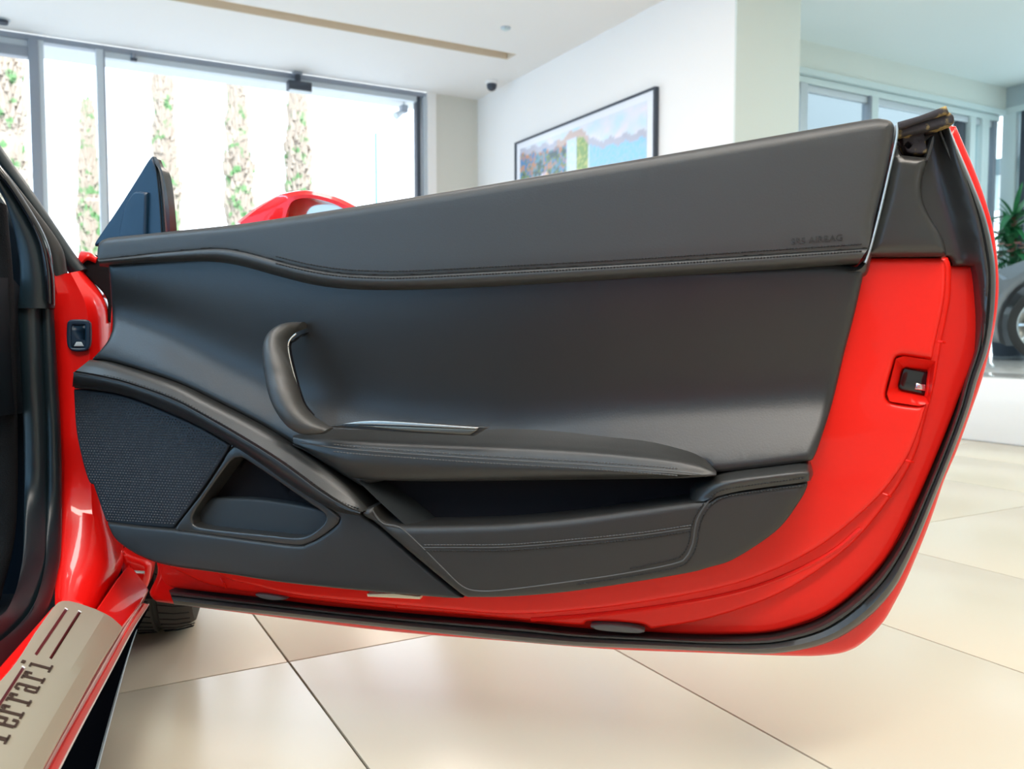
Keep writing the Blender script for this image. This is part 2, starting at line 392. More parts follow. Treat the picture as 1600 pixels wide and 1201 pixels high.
# ceiling with the recessed beige slot
SX0, SX1, SY0, SY1 = XL, 4.35, 7.77, 7.98
cm = MB().box((XL, YB, ZC), (XP+.35, SY0, ZC+.2)).box((XL, SY1, ZC), (XP, YW, ZC+.2)).box((SX1, SY0, ZC), (XP, SY1, ZC+.2)).box((XL, SY0, ZC+.17), (SX1, SY1, ZC+.2))
cm.box((XP, SY0, ZC), (XE, YE+.2, ZC+.2))
ce = struct(cm.build('ceiling', CEI))
sl = MB().box((XL, SY0+.001, ZC+.10), (SX1-.001, SY1-.001, ZC+.165)).box((XL, SY0+.0005, ZC+.002), (SX1, SY0+.012, ZC+.11)).box((XL, SY1-.012, ZC+.002), (SX1, SY1-.0005, ZC+.11)).box((SX1-.012, SY0, ZC+.002), (SX1-.001, SY1, ZC+.11))
sl.build('slot_lining', SLT, ce, label='beige lining of the recessed lighting slot')
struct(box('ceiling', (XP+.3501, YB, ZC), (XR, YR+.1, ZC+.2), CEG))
# wall block with the artwork, end face coloured by the green light through the glass
struct(box('wall_right', (XP, YE+.02, 0), (XE, YW+.3, ZC), WHT))
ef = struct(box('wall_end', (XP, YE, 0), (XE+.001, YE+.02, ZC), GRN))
# far window wall (left part of the picture)
xj = yhit(668, 300, YW)[0]; xm1 = yhit(62, 200, YW)[0]; xm2 = yhit(161, 200, YW)[0]; xpi = yhit(681, 250, YW)[0]
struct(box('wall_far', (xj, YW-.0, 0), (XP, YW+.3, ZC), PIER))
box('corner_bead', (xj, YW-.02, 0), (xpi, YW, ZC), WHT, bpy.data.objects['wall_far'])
win = struct(MB().box((XL, YW+.02, ZC-.055), (xj, YW+.12, ZC)).build('window_1', ALF))
box('glazing', (xm2, YW+.06, .05), (xj-.1, YW+.068, ZC-.055), GLS, win, label='large clear fixed pane')
box('glazing', (xm1, YW+.06, .05), (xm2, YW+.068, ZC-.055), GLS, win)
box('glazing', (XL, YW+.06, .05), (xm1, YW+.068, ZC-.3), GLS, win)
box('mullion', (xm1-.075, YW-.02, 0), (xm1+.01, YW+.13, ZC-.05), ALF, win, .004)
box('mullion', (xm1+.01, YW-.01, 0), (xm1+.055, YW+.13, ZC-.05), ALL, win, .004)
box('mullion', (xm2-.045, YW+.0, 0), (xm2+.02, YW+.13, ZC-.05), ALL, win, .004)
box('mullion', (xm2+.02, YW+.0, 0), (xm2+.035, YW+.13, ZC-.05), ALF, win)
box('door_head', (XL, YW-.0, ZC-.22), (xm1-.075, YW+.12, ZC-.12), ALF, win, .004)
box('transom_panel', (XL, YW+.03, ZC-.12), (xm1-.075, YW+.1, ZC-.055), ALL, win, .004)
box('jamb', (xj-.045, YW-.005, 0), (xj, YW+.13, ZC-.05), ALL, win, .004)
box('jamb', (xj-.12, YW+.03, 0), (xj-.07, YW+.13, ZC-.05), DGR, win, .004)
box('header_strip', (xm2+.035, YW+.03, ZC-.115), (xj-.12, YW+.10, ZC-.055), ALL, win)
box('sill_rail', (XL, YW+.0, 0), (xj, YW+.13, .05), ALF, win, .004)
# outside: canopy, ground
struct(box('trim_2', (XL-2, YW+.31, ZC+.02), (XP+3, zhit(258, 118, ZC+.02)[1], ZC+.22), CON, label='white canopy soffit outside the glazing'))
struct(box('ground_outside', (-40, YW+.31, -.25), (60, 70, -.02), CON))
struct(box('ground_outside', (-40, -30, -.25), (XL-.01, YW+.3, -.02), CON))
struct(box('ground_outside', (XL, -30, -.25), (60, YB-.01, -.02), CON))
# left wall: glazing with posts; back wall: warm wall with glazing
lw = struct(MB().box((XL-.15, YB, ZC-.25), (XL, YW, ZC)).build('window_2', ALF))
for i in range(5): box('mullion', (XL-.12, YB+3.1*i, 0), (XL-.02, YB+3.1*i+.08, ZC-.25), ALF, lw)
box('glazing', (XL-.07, YB, .02), (XL-.06, YW, ZC-.25), GLB2, lw)
wb = struct(MB().box((XL, YB-.2, 2.7), (XR, YB, ZC)).box((XL, YB-.2, 0), (3.6, YB, 2.7)).box((4.6, YB-.2, 0), (XR, YB, 2.7)).build('wall_back', WRM))
# right hand room: far glazed wall and side glazed wall
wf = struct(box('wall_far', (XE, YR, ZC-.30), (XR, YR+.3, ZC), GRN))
w3 = struct(MB().box((XE, YR-.04, ZC-.33), (XR-.05, YR+.1, ZC-.275)).build('window_3', ALW))
box('header_rail', (XE, YR+.01, ZC-.40), (XR-.1, YR+.1, ZC-.335), ALW, w3, .004)
box('header_rail', (XE, YR+.03, ZC-.47), (XR-.1, YR+.08, ZC-.405), ALL, w3, .004)
for px, wd, mm in ((1256, .10, ALL), (1360, .035, ALF), (1367, .10, ALW), (1508, .14, DGR), (1521, .10, ALW), (1541, .13, ALW), (1556, .06, ALF)):
    x = yhit(px, 200, YR)[0]; box('mullion', (x-wd/2, YR+(0 if mm is not DGR else .04), .38), (x+wd/2, YR+.1, ZC-.40), mm, w3, .004)
box('glazing', (XE, YR+.06, .4), (XR, YR+.066, ZC-.4), GLT, w3)
struct(box('wall_beyond', (XE+.1, YR+3.2, -.1), (XR+4.0, YR+3.4, 6.5), mat('blue_grey_wall', (.24, .26, .28), .8)))
wr = struct(box('wall_side', (XR, 4.0, ZC-.24), (XR+.2, YR+.1, ZC), mat('grey_fascia', (.42, .50, .52), .8)))
struct(box('wall_side', (XR, YB, 0), (XR+.2, 1.0, ZC), WRM))
w4 = struct(MB().box((XR-.02, 1.0, ZC-.31), (XR+.12, YR, ZC-.24)).box((XR, 1.0, 0), (XR+.12, YR, .42)).build('window_4', ALW))
for y, wd, mm in ((YR-.05, .16, ALW), (YR-.22, .07, DGR), (4.9, .05, ALF), (3.4, .1, ALW), (1.0, .1, ALW)):
    box('mullion', (XR-.01, y-wd/2, .38), (XR+.12, y+wd/2, ZC-.3), mm, w4, .004)
box('glazing', (XR+.05, 1.0, .42), (XR+.056, YR, ZC-.31), GLT, w4)
struct(box('trim_3', (XR+.25, 0, 2.55), (XR+3.2, YR+3, 2.75), mat('soffit_teal', (.45, .56, .58), .8), label='grey soffit outside the side glazing'))

# ------------------------------------------------------------ things in the room and outside
def cyl(mb, c, r, z0, z1, seg=24): return mb.lathe((c[0], c[1], 0), (0, 0, 1), [(1e-4, z0), (r*.96, z0), (r, z0+.004), (r, z1-.004), (r*.96, z1), (1e-4, z1)], seg)
# security camera
p = zhit(766, 124, ZC); p = np.array([4.55, 8.72])
t = thing('security_camera', 'small dark dome security camera on the ceiling near the far right corner', 'camera', (p[0], p[1], ZC))
cyl(MB(), p, .07, ZC-.035, ZC, 24).build('mounting_ring', WHT, t)
MB().lathe((p[0], p[1], ZC-.035), (0, 0, -1), [(.056, 0), (.056, .03), (.05, .05), (.036, .066), (.018, .075), (.0005, .078)], 24).build('dome', DGR, t)
p = zhit(790, 43, ZC); t = thing('smoke_detector', 'small flat pale disc detector on the ceiling above the artwork', 'detector', (p[0], p[1], ZC))
cyl(MB(), p, .05, ZC-.012, ZC, 24).build('base', ALL, t); cyl(MB(), p, .03, ZC-.024, ZC-.011, 20).build('sensor', ALW, t)
p = zhit(3, 30, ZC); t = thing('ceiling_spotlight', 'small dark ceiling spotlight at the far left above the door frame', 'light', (p[0], p[1], ZC))
cyl(MB(), p, .07, ZC-.01, ZC, 24).build('rim', ALL, t); cyl(MB(), p, .05, ZC-.04, ZC-.009, 20).build('barrel', DGR, t)
# presence sensor, dark box under the window head
p = yhit(464, 138, YW); t = thing('door_sensor', 'dark rectangular sensor box hanging below the long window head', 'sensor', (p[0], YW, p[2]))
box('housing', (p[0]-.125, YW-.14, p[2]-.055), (p[0]+.13, YW-.02, p[2]+.045), DGR, t, .01)
box('lens_strip', (p[0]-.11, YW-.145, p[2]-.062), (p[0]+.115, YW-.05, p[2]-.054), ALL, t)
box('bracket', (p[0]-.03, YW-.09, p[2]+.04), (p[0]+.02, YW-.02, ZC-.03), DGR, t, .004); box('mounting_foot', (p[0]-.05, YW-.09, ZC-.035), (p[0]+.04, YW+.03, ZC-.001), ALF, t, .003)
p = yhit(209, 90, YW); t = thing('window_contact', 'tiny dark clip on the window head beside the second mullion', 'sensor', (p[0], YW, p[2]))
box('clip', (p[0]-.03, YW-.02, p[2]-.035), (p[0]+.03, YW+.03, p[2]-.005), DGR, t, .005); box('foot', (p[0]-.015, YW-.01, p[2]-.006), (p[0]+.015, YW+.03, p[2]+.05), ALF, t)
p = yhit(632, 170, YW+.6); t = thing('floodlight', 'small grey floodlight outside the window near its right jamb', 'light', tuple(p))
box('head', (p[0]-.05, p[1]-.05, p[2]-.05), (p[0]+.03, p[1]+.07, p[2]+.04), ALF, t, .01); MB().tube([p, p+np.array([.01, .05, .15]), np.array([p[0]+.01, p[1]+.05, ZC+.05])], .012, 8).build('arm', ALL, t)
MB().tube([p+np.array([-.03, 0, -.04]), p+np.array([-.13, -.02, -.11])], [.03, .05], 10).build('reflector', ALL, t)
# artwork on the white wall
A0 = xhit(809, 218, XP); A1 = xhit(1030, 143, XP); yb, ya, zt = A0[1], A1[1], 2.76; zb = zt-1.55
zt0 = A0[2]; zt1 = A1[2]; zt = (zt0+zt1)/2
t = thing('framed_artwork', 'framed landscape painting with a thin black frame on the white wall', 'artwork', (XP, (ya+yb)/2, zb))
for nm, a, b in (('frame_rail', (ya, zt-.02), (yb, zt)), ('frame_rail', (ya, zb), (yb, zb+.02)), ('frame_stile', (ya, zb+.02), (ya+.028, zt-.02)), ('frame_stile', (yb-.028, zb+.02), (yb, zt-.02))):
    box(nm, (XP-.045, a[0], a[1]), (XP-.002, b[0], b[1]), DGR, t, .002)
box('mat_board', (XP-.03, ya+.028, zb+.02), (XP-.012, yb-.028, zt-.02), mat('mat_board', (.86, .87, .92), .35, coat=.3), t)
nu, nv = 110, 66; y0, y1, z0, z1 = ya+.13, yb-.11, zb+.12, zt-.09
V = [(XP-.032, y1+(y0-y1)*i/nu, z0+(z1-z0)*j/nv) for i in range(nu+1) for j in range(nv+1)]
F = [(i*(nv+1)+j, i*(nv+1)+j+1, (i+1)*(nv+1)+j+1, (i+1)*(nv+1)+j) for i in range(nu) for j in range(nv)]
def paint(u, v):
    s = sin(u*37+3*sin(v*23))+sin(v*51+2*sin(u*41)); q = random.random()
    hill = float(np.interp(u, [0, .35, .5, .56, .66, 1], [.95, .90, .94, .90, .80, .76]))+.012*sin(u*60)
    from mathutils import noise as nz
    s = 4.5*nz.noise(Vector((u*13, v*11, 0)))+1.2*nz.noise(Vector((u*40, v*33, 3)))
    if v > hill+.05: c = (.74+.05*s, .78, .86)
    elif v > hill: c = (.62, .46, .42) if .34 < u < .6 else (.50, .50, .60)
    elif u < .42 and v > hill-.22-.05*sin(u*20):
        c = [(.02, .07, .12), (.16, .26, .05), (.04, .22, .50), (.55, .24, .12), (.10, .30, .40), (.03, .10, .05)][int((s+2)*1.4+q*1.4) % 6]
    elif u < .3: c = [(.75, .45, .25), (.80, .75, .65), (.50, .22, .34), (.60, .65, .85)][int((s+2)*.9+q) % 4]
    elif .50 < u < .60: c = (.20, .36, .08) if q < .7 else (.50, .55, .15)
    elif u > .6: c = (.22+.15*q, .60, .88)
    else: c = (.55+.2*q, .78, .95)
    return c
me = bpy.data.meshes.new('painting'); me.from_pydata(V, [], F); ca = me.color_attributes.new('Col', 'FLOAT_COLOR', 'POINT')
for i in range(nu+1):
    for j in range(nv+1): ca.data[i*(nv+1)+j].color = (*paint(i/nu, j/nv), 1)
pm_ = mat('painting', (1, 1, 1), .3, coat=.4); at = pm_.node_tree.nodes.new('ShaderNodeAttribute'); at.attribute_name = 'Col'
pm_.node_tree.links.new(at.outputs['Color'], pm_.node_tree.nodes['Principled BSDF'].inputs['Base Color']); me.materials.append(pm_)
link('painting', me, t)
bpy.data.objects['painting'].location = -WLOC[t.name]
# cypresses beyond the window
def cypress(px, wpx, ytop, Y, lab, seed, bare=0):
    r = random.Random(seed); c = yhit(px, 300, Y); top = yhit(px, ytop, Y)[2]; R = wpx/2/FPX*Y*.96
    t = thing('cypress_tree', lab, 'tree', (c[0], Y, 0), 'cypress trees outside the window')
    MB().tube([(c[0], Y, -.02), (c[0]+.02, Y, top*.5), (c[0], Y, top*.9)], [.09, .05, .015], 8).build('trunk', BRK, t)
    V = []; Fc = []; core = MB()
    n = 2600
    for i in range(n):
        h = .25+(top-.25)*r.random(); f = (h-.25)/(top-.25); rad = R*min(1, (1-f)**.4*1.3)*(.78+.22*sin(h*5+seed)*sin(h*2.3+seed*2))*(.75+.3*r.random())
        a = r.random()*2*pi; p = np.array([c[0]+rad*cos(a), Y+rad*sin(a), h]); s = .04+.05*r.random()
        d = np.array([cos(a)*.35, sin(a)*.35, 1]); u = np.array([-sin(a), cos(a), 0])*s*.8
        k = len(V); V += [p-u, p+u, p+d*s*2.6, p+np.array([cos(a), sin(a), 0])*s*.7]; Fc += [(k, k+1, k+3), (k, k+3, k+2), (k+1, k+2, k+3), (k, k+2, k+1)]
    prof = [(1e-3, .2)]+[(R*.72*min(1, (1-q)**.4*1.3)+1e-3, .25+(top-.25)*q) for q in np.linspace(0, .98, 22)]
    core.lathe((c[0], Y, 0), (0, 0, 1), prof, 18); core.add(V, Fc)
    core.build('foliage', CYP, t, kind='stuff', recalc=False)
cypress(14, 62, 20, 17.5, 'wide cypress outside behind the glass door at the far left', 1)
cypress(140, 34, 165, 19.5, 'short faint cypress outside between the two window mullions', 2)
cypress(259, 42, 60, 18, 'cypress outside rising behind the pointed black mirror mount', 3)
cypress(373, 46, 70, 18, 'cypress outside rising behind the red wing mirror', 4)
cypress(467, 46, 80, 18, 'cypress outside directly beneath the dark sensor box', 5)
p = yhit(588, 300, 22); t = thing('light_pole', 'thin green pole standing outside right of the last cypress', 'pole', (p[0], 22, 0))
MB().tube([(p[0], 22, -.02), (p[0], 22, yhit(588, 208, 22)[2])], [.035, .03], 10).build('pole', mat('teal_metal', (.10, .34, .34), .5), t)
cyl(MB(), (p[0], 22), .12, -.02, .03).build('base_plate', ALF, t)

# silver car on the platform
wx = 8.0; zp = .38; wc = xhit(1630, 507, wx); wt = xhit(1630, 454, wx); R = wc[2]-zp; R = min(max(R, .30), .37); wy = wc[1]
car = thing('silver_car', 'silver grey car on the white platform, front wheel at right frame edge', 'car', (wx+.8, wy-1.2, zp))
CF = Frame((wx, wy, 0), (0, -1, 0), (0, 0, 1), (-1, 0, 0))
def wheelpts(cx, r0, n=18): return [(cx+r0*cos(a), zp+R+r0*sin(a)) for a in np.linspace(radians(-28), radians(208), n)]
W2 = 2.65
side = [(-.42, zp+.16)]+wheelpts(0, .425)[::-1]+[(.45, zp+.15), (W2-.45, zp+.15)]+wheelpts(W2, .425)[::-1]+[(W2+.5, zp+.2), (W2+.85, zp+.3), (W2+.92, zp+.6), (W2+.85, zp+.84), (W2+.4, zp+.92), (W2-.4, zp+.93), (1.0, zp+1.05), (.4, zp+1.03), (-.1, zp+.98), (-.5, zp+.86), (-.80, zp+.64), (-.86, zp+.38), (-.80, zp+.22)]
plate(CF, 'body', None, .02, CAR, car, r=.10, h=.09, thick=1.62, grid=.12, local=np.array(side), back=True, angle=30)
gh = np.array([(.75, zp+.98), (1.35, zp+1.34), (2.0, zp+1.38), (2.7, zp+1.12), (3.3, zp+.92)])
plate(CF, 'cabin_glass', None, -.18, GLD, car, r=.06, thick=1.2, grid=.12, local=gh, back=True)
plate(CF, 'marker_lamp', None, .024, mat('amber_lens', (.9, .28, .03), .3), car, r=.004, thick=.03, grid=.05, local=np.array([(-.62, zp+.50), (-.50, zp+.51), (-.50, zp+.54), (-.62, zp+.53)]))
def wheel(par, cx, cy, cz, ax, rr, wd, name='wheel'):
    ax = np.array(ax, float); c = np.array([cx, cy, cz])
    prof = [(rr*.70, -wd*.46), (rr*.84, -wd*.52), (rr*.95, -wd*.48), (rr*.995, -wd*.36), (rr, 0), (rr*.995, wd*.36), (rr*.95, wd*.48), (rr*.84, wd*.52), (rr*.70, wd*.46), (rr*.68, 0)]
    wo = MB().lathe(c, ax, prof, 56, True).build(name, TYR, par)
    MB().lathe(c, ax, [(rr*.70, -wd*.4), (rr*.70, wd*.46), (rr*.665, wd*.46), (rr*.64, wd*.30), (rr*.63, -wd*.3), (rr*.20, -wd*.34), (rr*.02, -wd*.34)], 48).build('rim', CHR, wo)
    u = np.cross(ax, (0, 0, 1)); u /= np.linalg.norm(u); v = np.array([0, 0, 1.])
    for k in range(10):
        a = 2*pi*k/10; d = u*cos(a)+v*sin(a); e = -u*sin(a)+v*cos(a); V = []
        for q, hw, o0, o1 in ((.12, .045, .10, .36), (.35, .03, .14, .34), (.655, .035, .22, .44)):
            V += [c+d*rr*q+e*rr*hw*s1+ax*wd*o for s1, o in ((-1, o0), (1, o0), (1, o1), (-1, o1))]
        F = [(i*4+j, i*4+(j+1) % 4, (i+1)*4+(j+1) % 4, (i+1)*4+j) for i in range(2) for j in range(4)]+[(0, 1, 2, 3), (8, 9, 10, 11)]
        mesh('spoke', V, F, CHR, wo)
    MB().lathe(c, ax, [(rr*.15, wd*.1), (rr*.15, wd*.36), (rr*.12, wd*.40), (.001, wd*.41)], 20).build('hub_cap', DGR, wo)
    return wo
for y in (wy, wy-W2):
    for x in (wx+.10, wx+1.50): wheel(car, x, y, zp+R, (-1 if x < wx+1 else 1, 0, 0), R, .24)
# planting behind the silver car
pb = hit(1590, 400, np.array([9.2, 5.6, 0]), FW); px_, py_ = 9.52, 5.66
t = thing('potted_plant', 'leafy green plant with small pink flowers behind the silver car', 'plant', (px_, py_, zp))
MB().lathe((px_, py_, zp), (0, 0, 1), [(1e-3, 0), (.16, 0), (.20, .40), (.22, .42), (.19, .42), (.18, .38), (1e-3, .38)], 28).build('pot', DGR, t)
MB().tube([(px_, py_, zp+.35), (px_+.01, py_, zp+1.1), (px_, py_-.01, zp+1.55)], [.05, .035, .03], 10).build('stem', BRK, t)
for i in range(90):
    a = random.random()*2*pi; el = random.uniform(-.2, 1.25); ln = random.uniform(.28, .52); z0 = zp+random.uniform(.95, 1.62); wdt = random.uniform(.028, .05); V = []; n = 7
    for k in range(n):
        f = k/(n-1); rr = ln*(f*cos(el)+.12*f*f); zz = z0+ln*(sin(el)*f-.55*f*f*cos(el)); ww = wdt*sin(pi*min(1, f*.92+.08))**.7*(1-.2*f)
        c = np.array([px_+rr*cos(a), py_+rr*sin(a), zz]); s_ = np.array([-sin(a), cos(a), 0]); V += [c-s_*ww+np.array([0, 0, .25*ww]), c-np.array([0, 0, .003]), c+s_*ww+np.array([0, 0, .25*ww])]
    F = [(3*k+j, 3*k+j+1, 3*k+j+4, 3*k+j+3) for k in range(n-1) for j in (0, 1)]
    mesh('leaf', V, F, LFG, t, recalc=False)
r = random.Random(3)
for i in range(26):                                   # small pink flowers low among the leaves
    a = r.uniform(pi*.75, pi*1.75); q = r.uniform(.10, .34); tip = np.array([px_+q*cos(a), py_+q*sin(a), zp+r.uniform(1.0, 1.26)])
    MB().tube([(px_, py_, zp+.75), ((px_+tip[0])/2, (py_+tip[1])/2, tip[2]-.12), tip], [.006, .005, .003], 5).build('flower_stem', LFG, t)
    V = []; F = []
    for k in range(6):
        g = 2*pi*k/6; d = np.array([cos(g), sin(g), .35])*.05; sd = np.array([-sin(g), cos(g), 0])*.022; n0 = len(V); V += [tip, tip+d*.6-sd, tip+d, tip+d*.6+sd]; F += [(n0, n0+1, n0+2, n0+3)]
    mesh('blossom', V, F, PNK, t, recalc=False)

# ------------------------------------------------------------ the red sports car
RC = thing('red_sports_car', 'red two seat sports car with its black trimmed passenger door wide open', 'car', tuple(CR*-1.1+CA*.6))
D = DOOR
skin = [(1476, 200), (1490, 192, 1), (1498, 193, 1), (1512, 225), (1530, 268), (1545, 310), (1556, 350), (1563, 395), (1566, 440), (1564, 480), (1556, 530), (1540, 592), (1520, 650), (1500, 705), (1480, 752), (1462, 805), (1445, 850), (1422, 905), (1402, 945), (1382, 978), (1352, 1008), (1325, 1023), (1290, 1029), (1240, 1030), (1100, 1025), (950, 1019), (800, 1007), (600, 990), (400, 965), (300, 952), (236, 943, 1), (226, 930, 1), (238, 880), (180, 800, 1), (160, 600, 1), (170, 440, 1), (240, 385, 1), (900, 290, 1), (1400, 215, 1)]
door = plate(D, 'door', skin, -.052, RED, RC, r=.020, h=.014, thick=.045, grid=.04, back=True, label='open red door seen from inside')
# red inner structure of the door, three steps
step0 = [(1360, 403, 1), (1490, 414), (1524, 414), (1530, 430), (1536, 460), (1540, 500), (1535, 535), (1520, 575), (1503, 615), (1488, 655), (1470, 700), (1440, 770), (1400, 850), (1370, 893), (1330, 932), (1290, 960), (1240, 980), (1190, 990), (1100, 992), (1000, 988), (900, 982), (800, 972), (700, 965), (600, 956), (500, 947), (400, 934), (300, 923), (262, 916), (248, 900, 1), (250, 880, 1), (300, 700, 1), (1200, 420, 1)]
plate(D, 'door_frame_face', step0, -.035, REI, door, r=.006, thick=.03, grid=.04)
step1 = [(1350, 402, 1), (1470, 401), (1484, 405), (1488, 425), (1486, 470), (1475, 525), (1468, 565), (1462, 600), (1452, 640), (1444, 670), (1436, 700), (1420, 735), (1393, 778), (1345, 838), (1290, 885), (1220, 928), (1150, 955), (1085, 973), (1030, 982), (1015, 984), (1000, 976), (920, 972), (905, 978), (800, 969), (700, 960), (600, 952), (500, 941), (400, 928), (330, 916), (290, 900), (262, 886, 1), (300, 860, 1), (400, 600, 1), (1200, 420, 1)]
notch = [(1476, 563, 1), (1460, 565), (1412, 556), (1401, 560), (1396, 575), (1386, 612), (1388, 625), (1400, 630), (1432, 634), (1444, 630), (1458, 622, 1)]
plate(D, 'door_frame_rail', step1, -.0185, REI, door, r=.007, h=.006, thick=.03, grid=.03, holes=[[(1453, 567, 1), (1412, 557, 1), (1402, 561), (1387, 612), (1390, 627), (1432, 633, 1), (1445, 629, 1)]], hthick=.012)
step2 = [(1345, 402, 1), (1455, 402), (1474, 404), (1481, 420), (1478, 470), (1466, 527), (1462, 545), (1459, 562, 1), (1412, 556), (1401, 560), (1396, 575), (1386, 612), (1388, 625), (1400, 630), (1432, 634), (1450, 632, 1), (1440, 668), (1424, 708), (1408, 735), (1380, 772), (1335, 815), (1275, 860), (1200, 897), (1120, 922), (1000, 944), (900, 956), (800, 962), (700, 955), (600, 946), (500, 937), (440, 928), (400, 918), (350, 905), (320, 880, 1), (330, 800, 1), (400, 600, 1), (1200, 420, 1)]
plate(D, 'door_frame_panel', step2, .0, REI, door, r=.009, thick=.03, grid=.03)
# latch recess
def ringloft(fr, name, rings, m, parent, cap=True, label=None):
    W = []; c = len(rings[0][0]); 
    for pts, n in rings: W += [fr.P(x, y, n) for x, y in pts]
    F = [(i*c+j, i*c+(j+1) % c, (i+1)*c+(j+1) % c, (i+1)*c+j) for i in range(len(rings)-1) for j in range(c)]
    if cap: F.append(tuple((len(rings)-1)*c+j for j in range(c)))
    return mesh(name, W, F, m, parent, label=label, angle=30)
def resamp(pts, n):
    o = outline(pts, 1.0); o = np.vstack([o, o[:1]]); d = np.r_[0, np.cumsum(np.linalg.norm(np.diff(o, axis=0), axis=1))]; u = np.linspace(0, d[-1], n, endpoint=False)
    return np.array([np.interp(u, d, o[:, k]) for k in (0, 1)]).T
no = resamp([(1462, 564, 1), (1412, 556, 1), (1400, 560, 1), (1386, 615, 1), (1390, 627, 1), (1436, 634, 1), (1452, 630, 1)], 70)
ni = resamp([(1450, 580, 1), (1415, 575, 1), (1410, 578, 1), (1404, 603, 1), (1407, 609, 1), (1446, 617, 1), (1448, 612, 1)], 70)
ringloft(D, 'latch_recess', [(no, -.001), (no*.96+ni*.04, -.002), (ni, -.030)], REI, door, cap=True)
plate(D, 'latch', [(1451, 581, 1), (1416, 575, 1), (1411, 578), (1404, 603), (1408, 609, 1), (1447, 617, 1), (1449, 590, 1)], -.024, GLB, door, r=.002, thick=.006, label='glossy black door latch')
plate(D, 'latch_jaw', [(1432, 598, 1), (1446, 601, 1), (1447, 611, 1), (1430, 608, 1)], -.021, CHR, door, r=.0015, thick=.006, label='small metal jaw of the latch')
for a, b in (((1415, 719), (1427, 722)), ((1380, 771), (1392, 776)), ((1466, 533), (1476, 535)), ((345, 903), (353, 918)), ((612, 936), (620, 948))):
    nn_ = -.004 if a[0] > 900 else -.014; MB().tube([D.P(*a, nn_), D.P((a[0]+b[0])/2, (a[1]+b[1])/2, nn_+.002), D.P(*b, nn_-.006)], .0016, 8).build('seam_tab', REI, door)
cord(D, 'panel_crease', [(830, 968), (930, 960), (1040, 946), (1150, 925), (1230, 898), (1300, 862), (1345, 825)], -.0185, REI, door, .003)
# outer weather seal
so = [(1484, 200), (1501, 240), (1520, 285), (1539, 335), (1551, 385), (1556, 430), (1553, 490), (1544, 545), (1528, 592), (1514, 640), (1492, 700), (1464, 770), (1440, 830), (1418, 880), (1398, 918), (1368, 954), (1330, 985), (1290, 1005), (1240, 1017), (1190, 1021), (1100, 1017), (1000, 1013), (900, 1009), (800, 1001), (600, 980), (400, 958), (272, 944)]
si = [(1462, 203), (1478, 243), (1497, 290), (1513, 340), (1524, 385), (1530, 430), (1531, 490), (1524, 545), (1509, 592), (1496, 640), (1474, 700), (1445, 770), (1418, 830), (1396, 868), (1372, 900), (1344, 928), (1310, 955), (1276, 975), (1235, 988), (1190, 996), (1100, 998), (1000, 993), (900, 987), (800, 976), (600, 960), (400, 938), (264, 922)]
ribbon(D, 'door_seal', si, so, [(0, -.034), (.03, -.022), (.07, -.012), (.2, -.008), (.32, -.008), (.38, -.012), (.44, -.008), (.7, -.004), (.9, -.010), (1, -.038)], RUB, door, n=150, skirt=.02, label='thick black rubber weather seal')
plate(D, 'drain_plug', [(922, 977), (950, 975), (985, 979), (1006, 985), (1000, 990), (960, 988), (930, 984)], -.012, mat('grey_rubber', (.12, .12, .115), .5), door, r=.003, thick=.012)
plate(D, 'drain_plug', [(398, 928), (420, 929), (448, 935), (430, 938), (405, 934)], -.012, MATS['grey_rubber'], door, r=.002, thick=.01)
plate(D, 'reflector', [(573, 928, 1), (615, 927, 1), (656, 932, 1), (656, 936, 1), (574, 932, 1)], .012, mat('cream_reflector', (.85, .78, .55), .3), door, r=.001, thick=.01, label='narrow cream reflector')
# black end cover, upper right
cov = [(1404, 195, 1), (1478, 197), (1487, 204), (1498, 240), (1514, 285), (1530, 335), (1541, 385), (1547, 430), (1545, 480), (1541, 520), (1536, 545, 1), (1537, 500), (1532, 455), (1526, 418), (1521, 414), (1492, 414, 1), (1484, 401, 1), (1350, 402, 1), (1378, 310, 1)]
def covn(p):
    x = p[:, 0]-1.125; return .0 + .0*x
def vall(p):
    L = np.array([D.px(*q, 0.0) for q in [(1470, 200), (1470, 240), (1475, 290), (1490, 340), (1505, 390), (1515, 440), (1520, 520)]])
    R2 = np.array([D.px(*q, 0.0) for q in [(1484, 204), (1498, 240), (1514, 285), (1530, 335), (1541, 385), (1547, 430), (1536, 545)]])
    a = np.interp(p[:, 1], L[::-1, 1], L[::-1, 0]); b = np.interp(p[:, 1], R2[::-1, 1], R2[::-1, 0]); f = np.clip((p[:, 0]-a)/np.maximum(b-a, .005), 0, 1)
    return -.022+.022*f*f*(3-2*f)
plate(D, 'end_cover', cov, vall, PLG, door, r=.006, thick=.03, grid=.008, label='smooth black plastic end cover', angle=60)
cov2 = [(1400, 205, 1), (1412, 238, 1), (1449, 242, 1), (1459, 208, 1), (1464, 207), (1462, 228), (1450, 262), (1445, 290), (1448, 314), (1460, 340), (1473, 360), (1482, 382), (1484, 399, 1), (1352, 400, 1), (1378, 310, 1)]
plate(D, 'quarter_cover', cov2, .018, PLG, door, r=.014, h=.018, thick=.03, grid=.015)
plate(D, 'bracket', [(1408, 206, 1), (1444, 206, 1), (1450, 238, 1), (1440, 240), (1420, 238), (1412, 226)], .002, RUD, door, r=.002, thick=.02, holes=[[(1414, 226), (1419, 221), (1425, 226), (1420, 232)]])
plate(D, 'bracket_hole_shade', [(1412, 226), (1419, 219), (1427, 226), (1420, 234)], -.004, BLK, door, r=0, thick=.002)  # black patch standing for the shade inside the hole
plate(D, 'weatherstrip_end', [(1403, 190, 1), (1440, 179), (1479, 164, 1), (1484, 176, 1), (1440, 190), (1403, 203, 1)], .022, RUD, door, r=.003, thick=.03, label='worn black rubber strip end with yellow dirt')
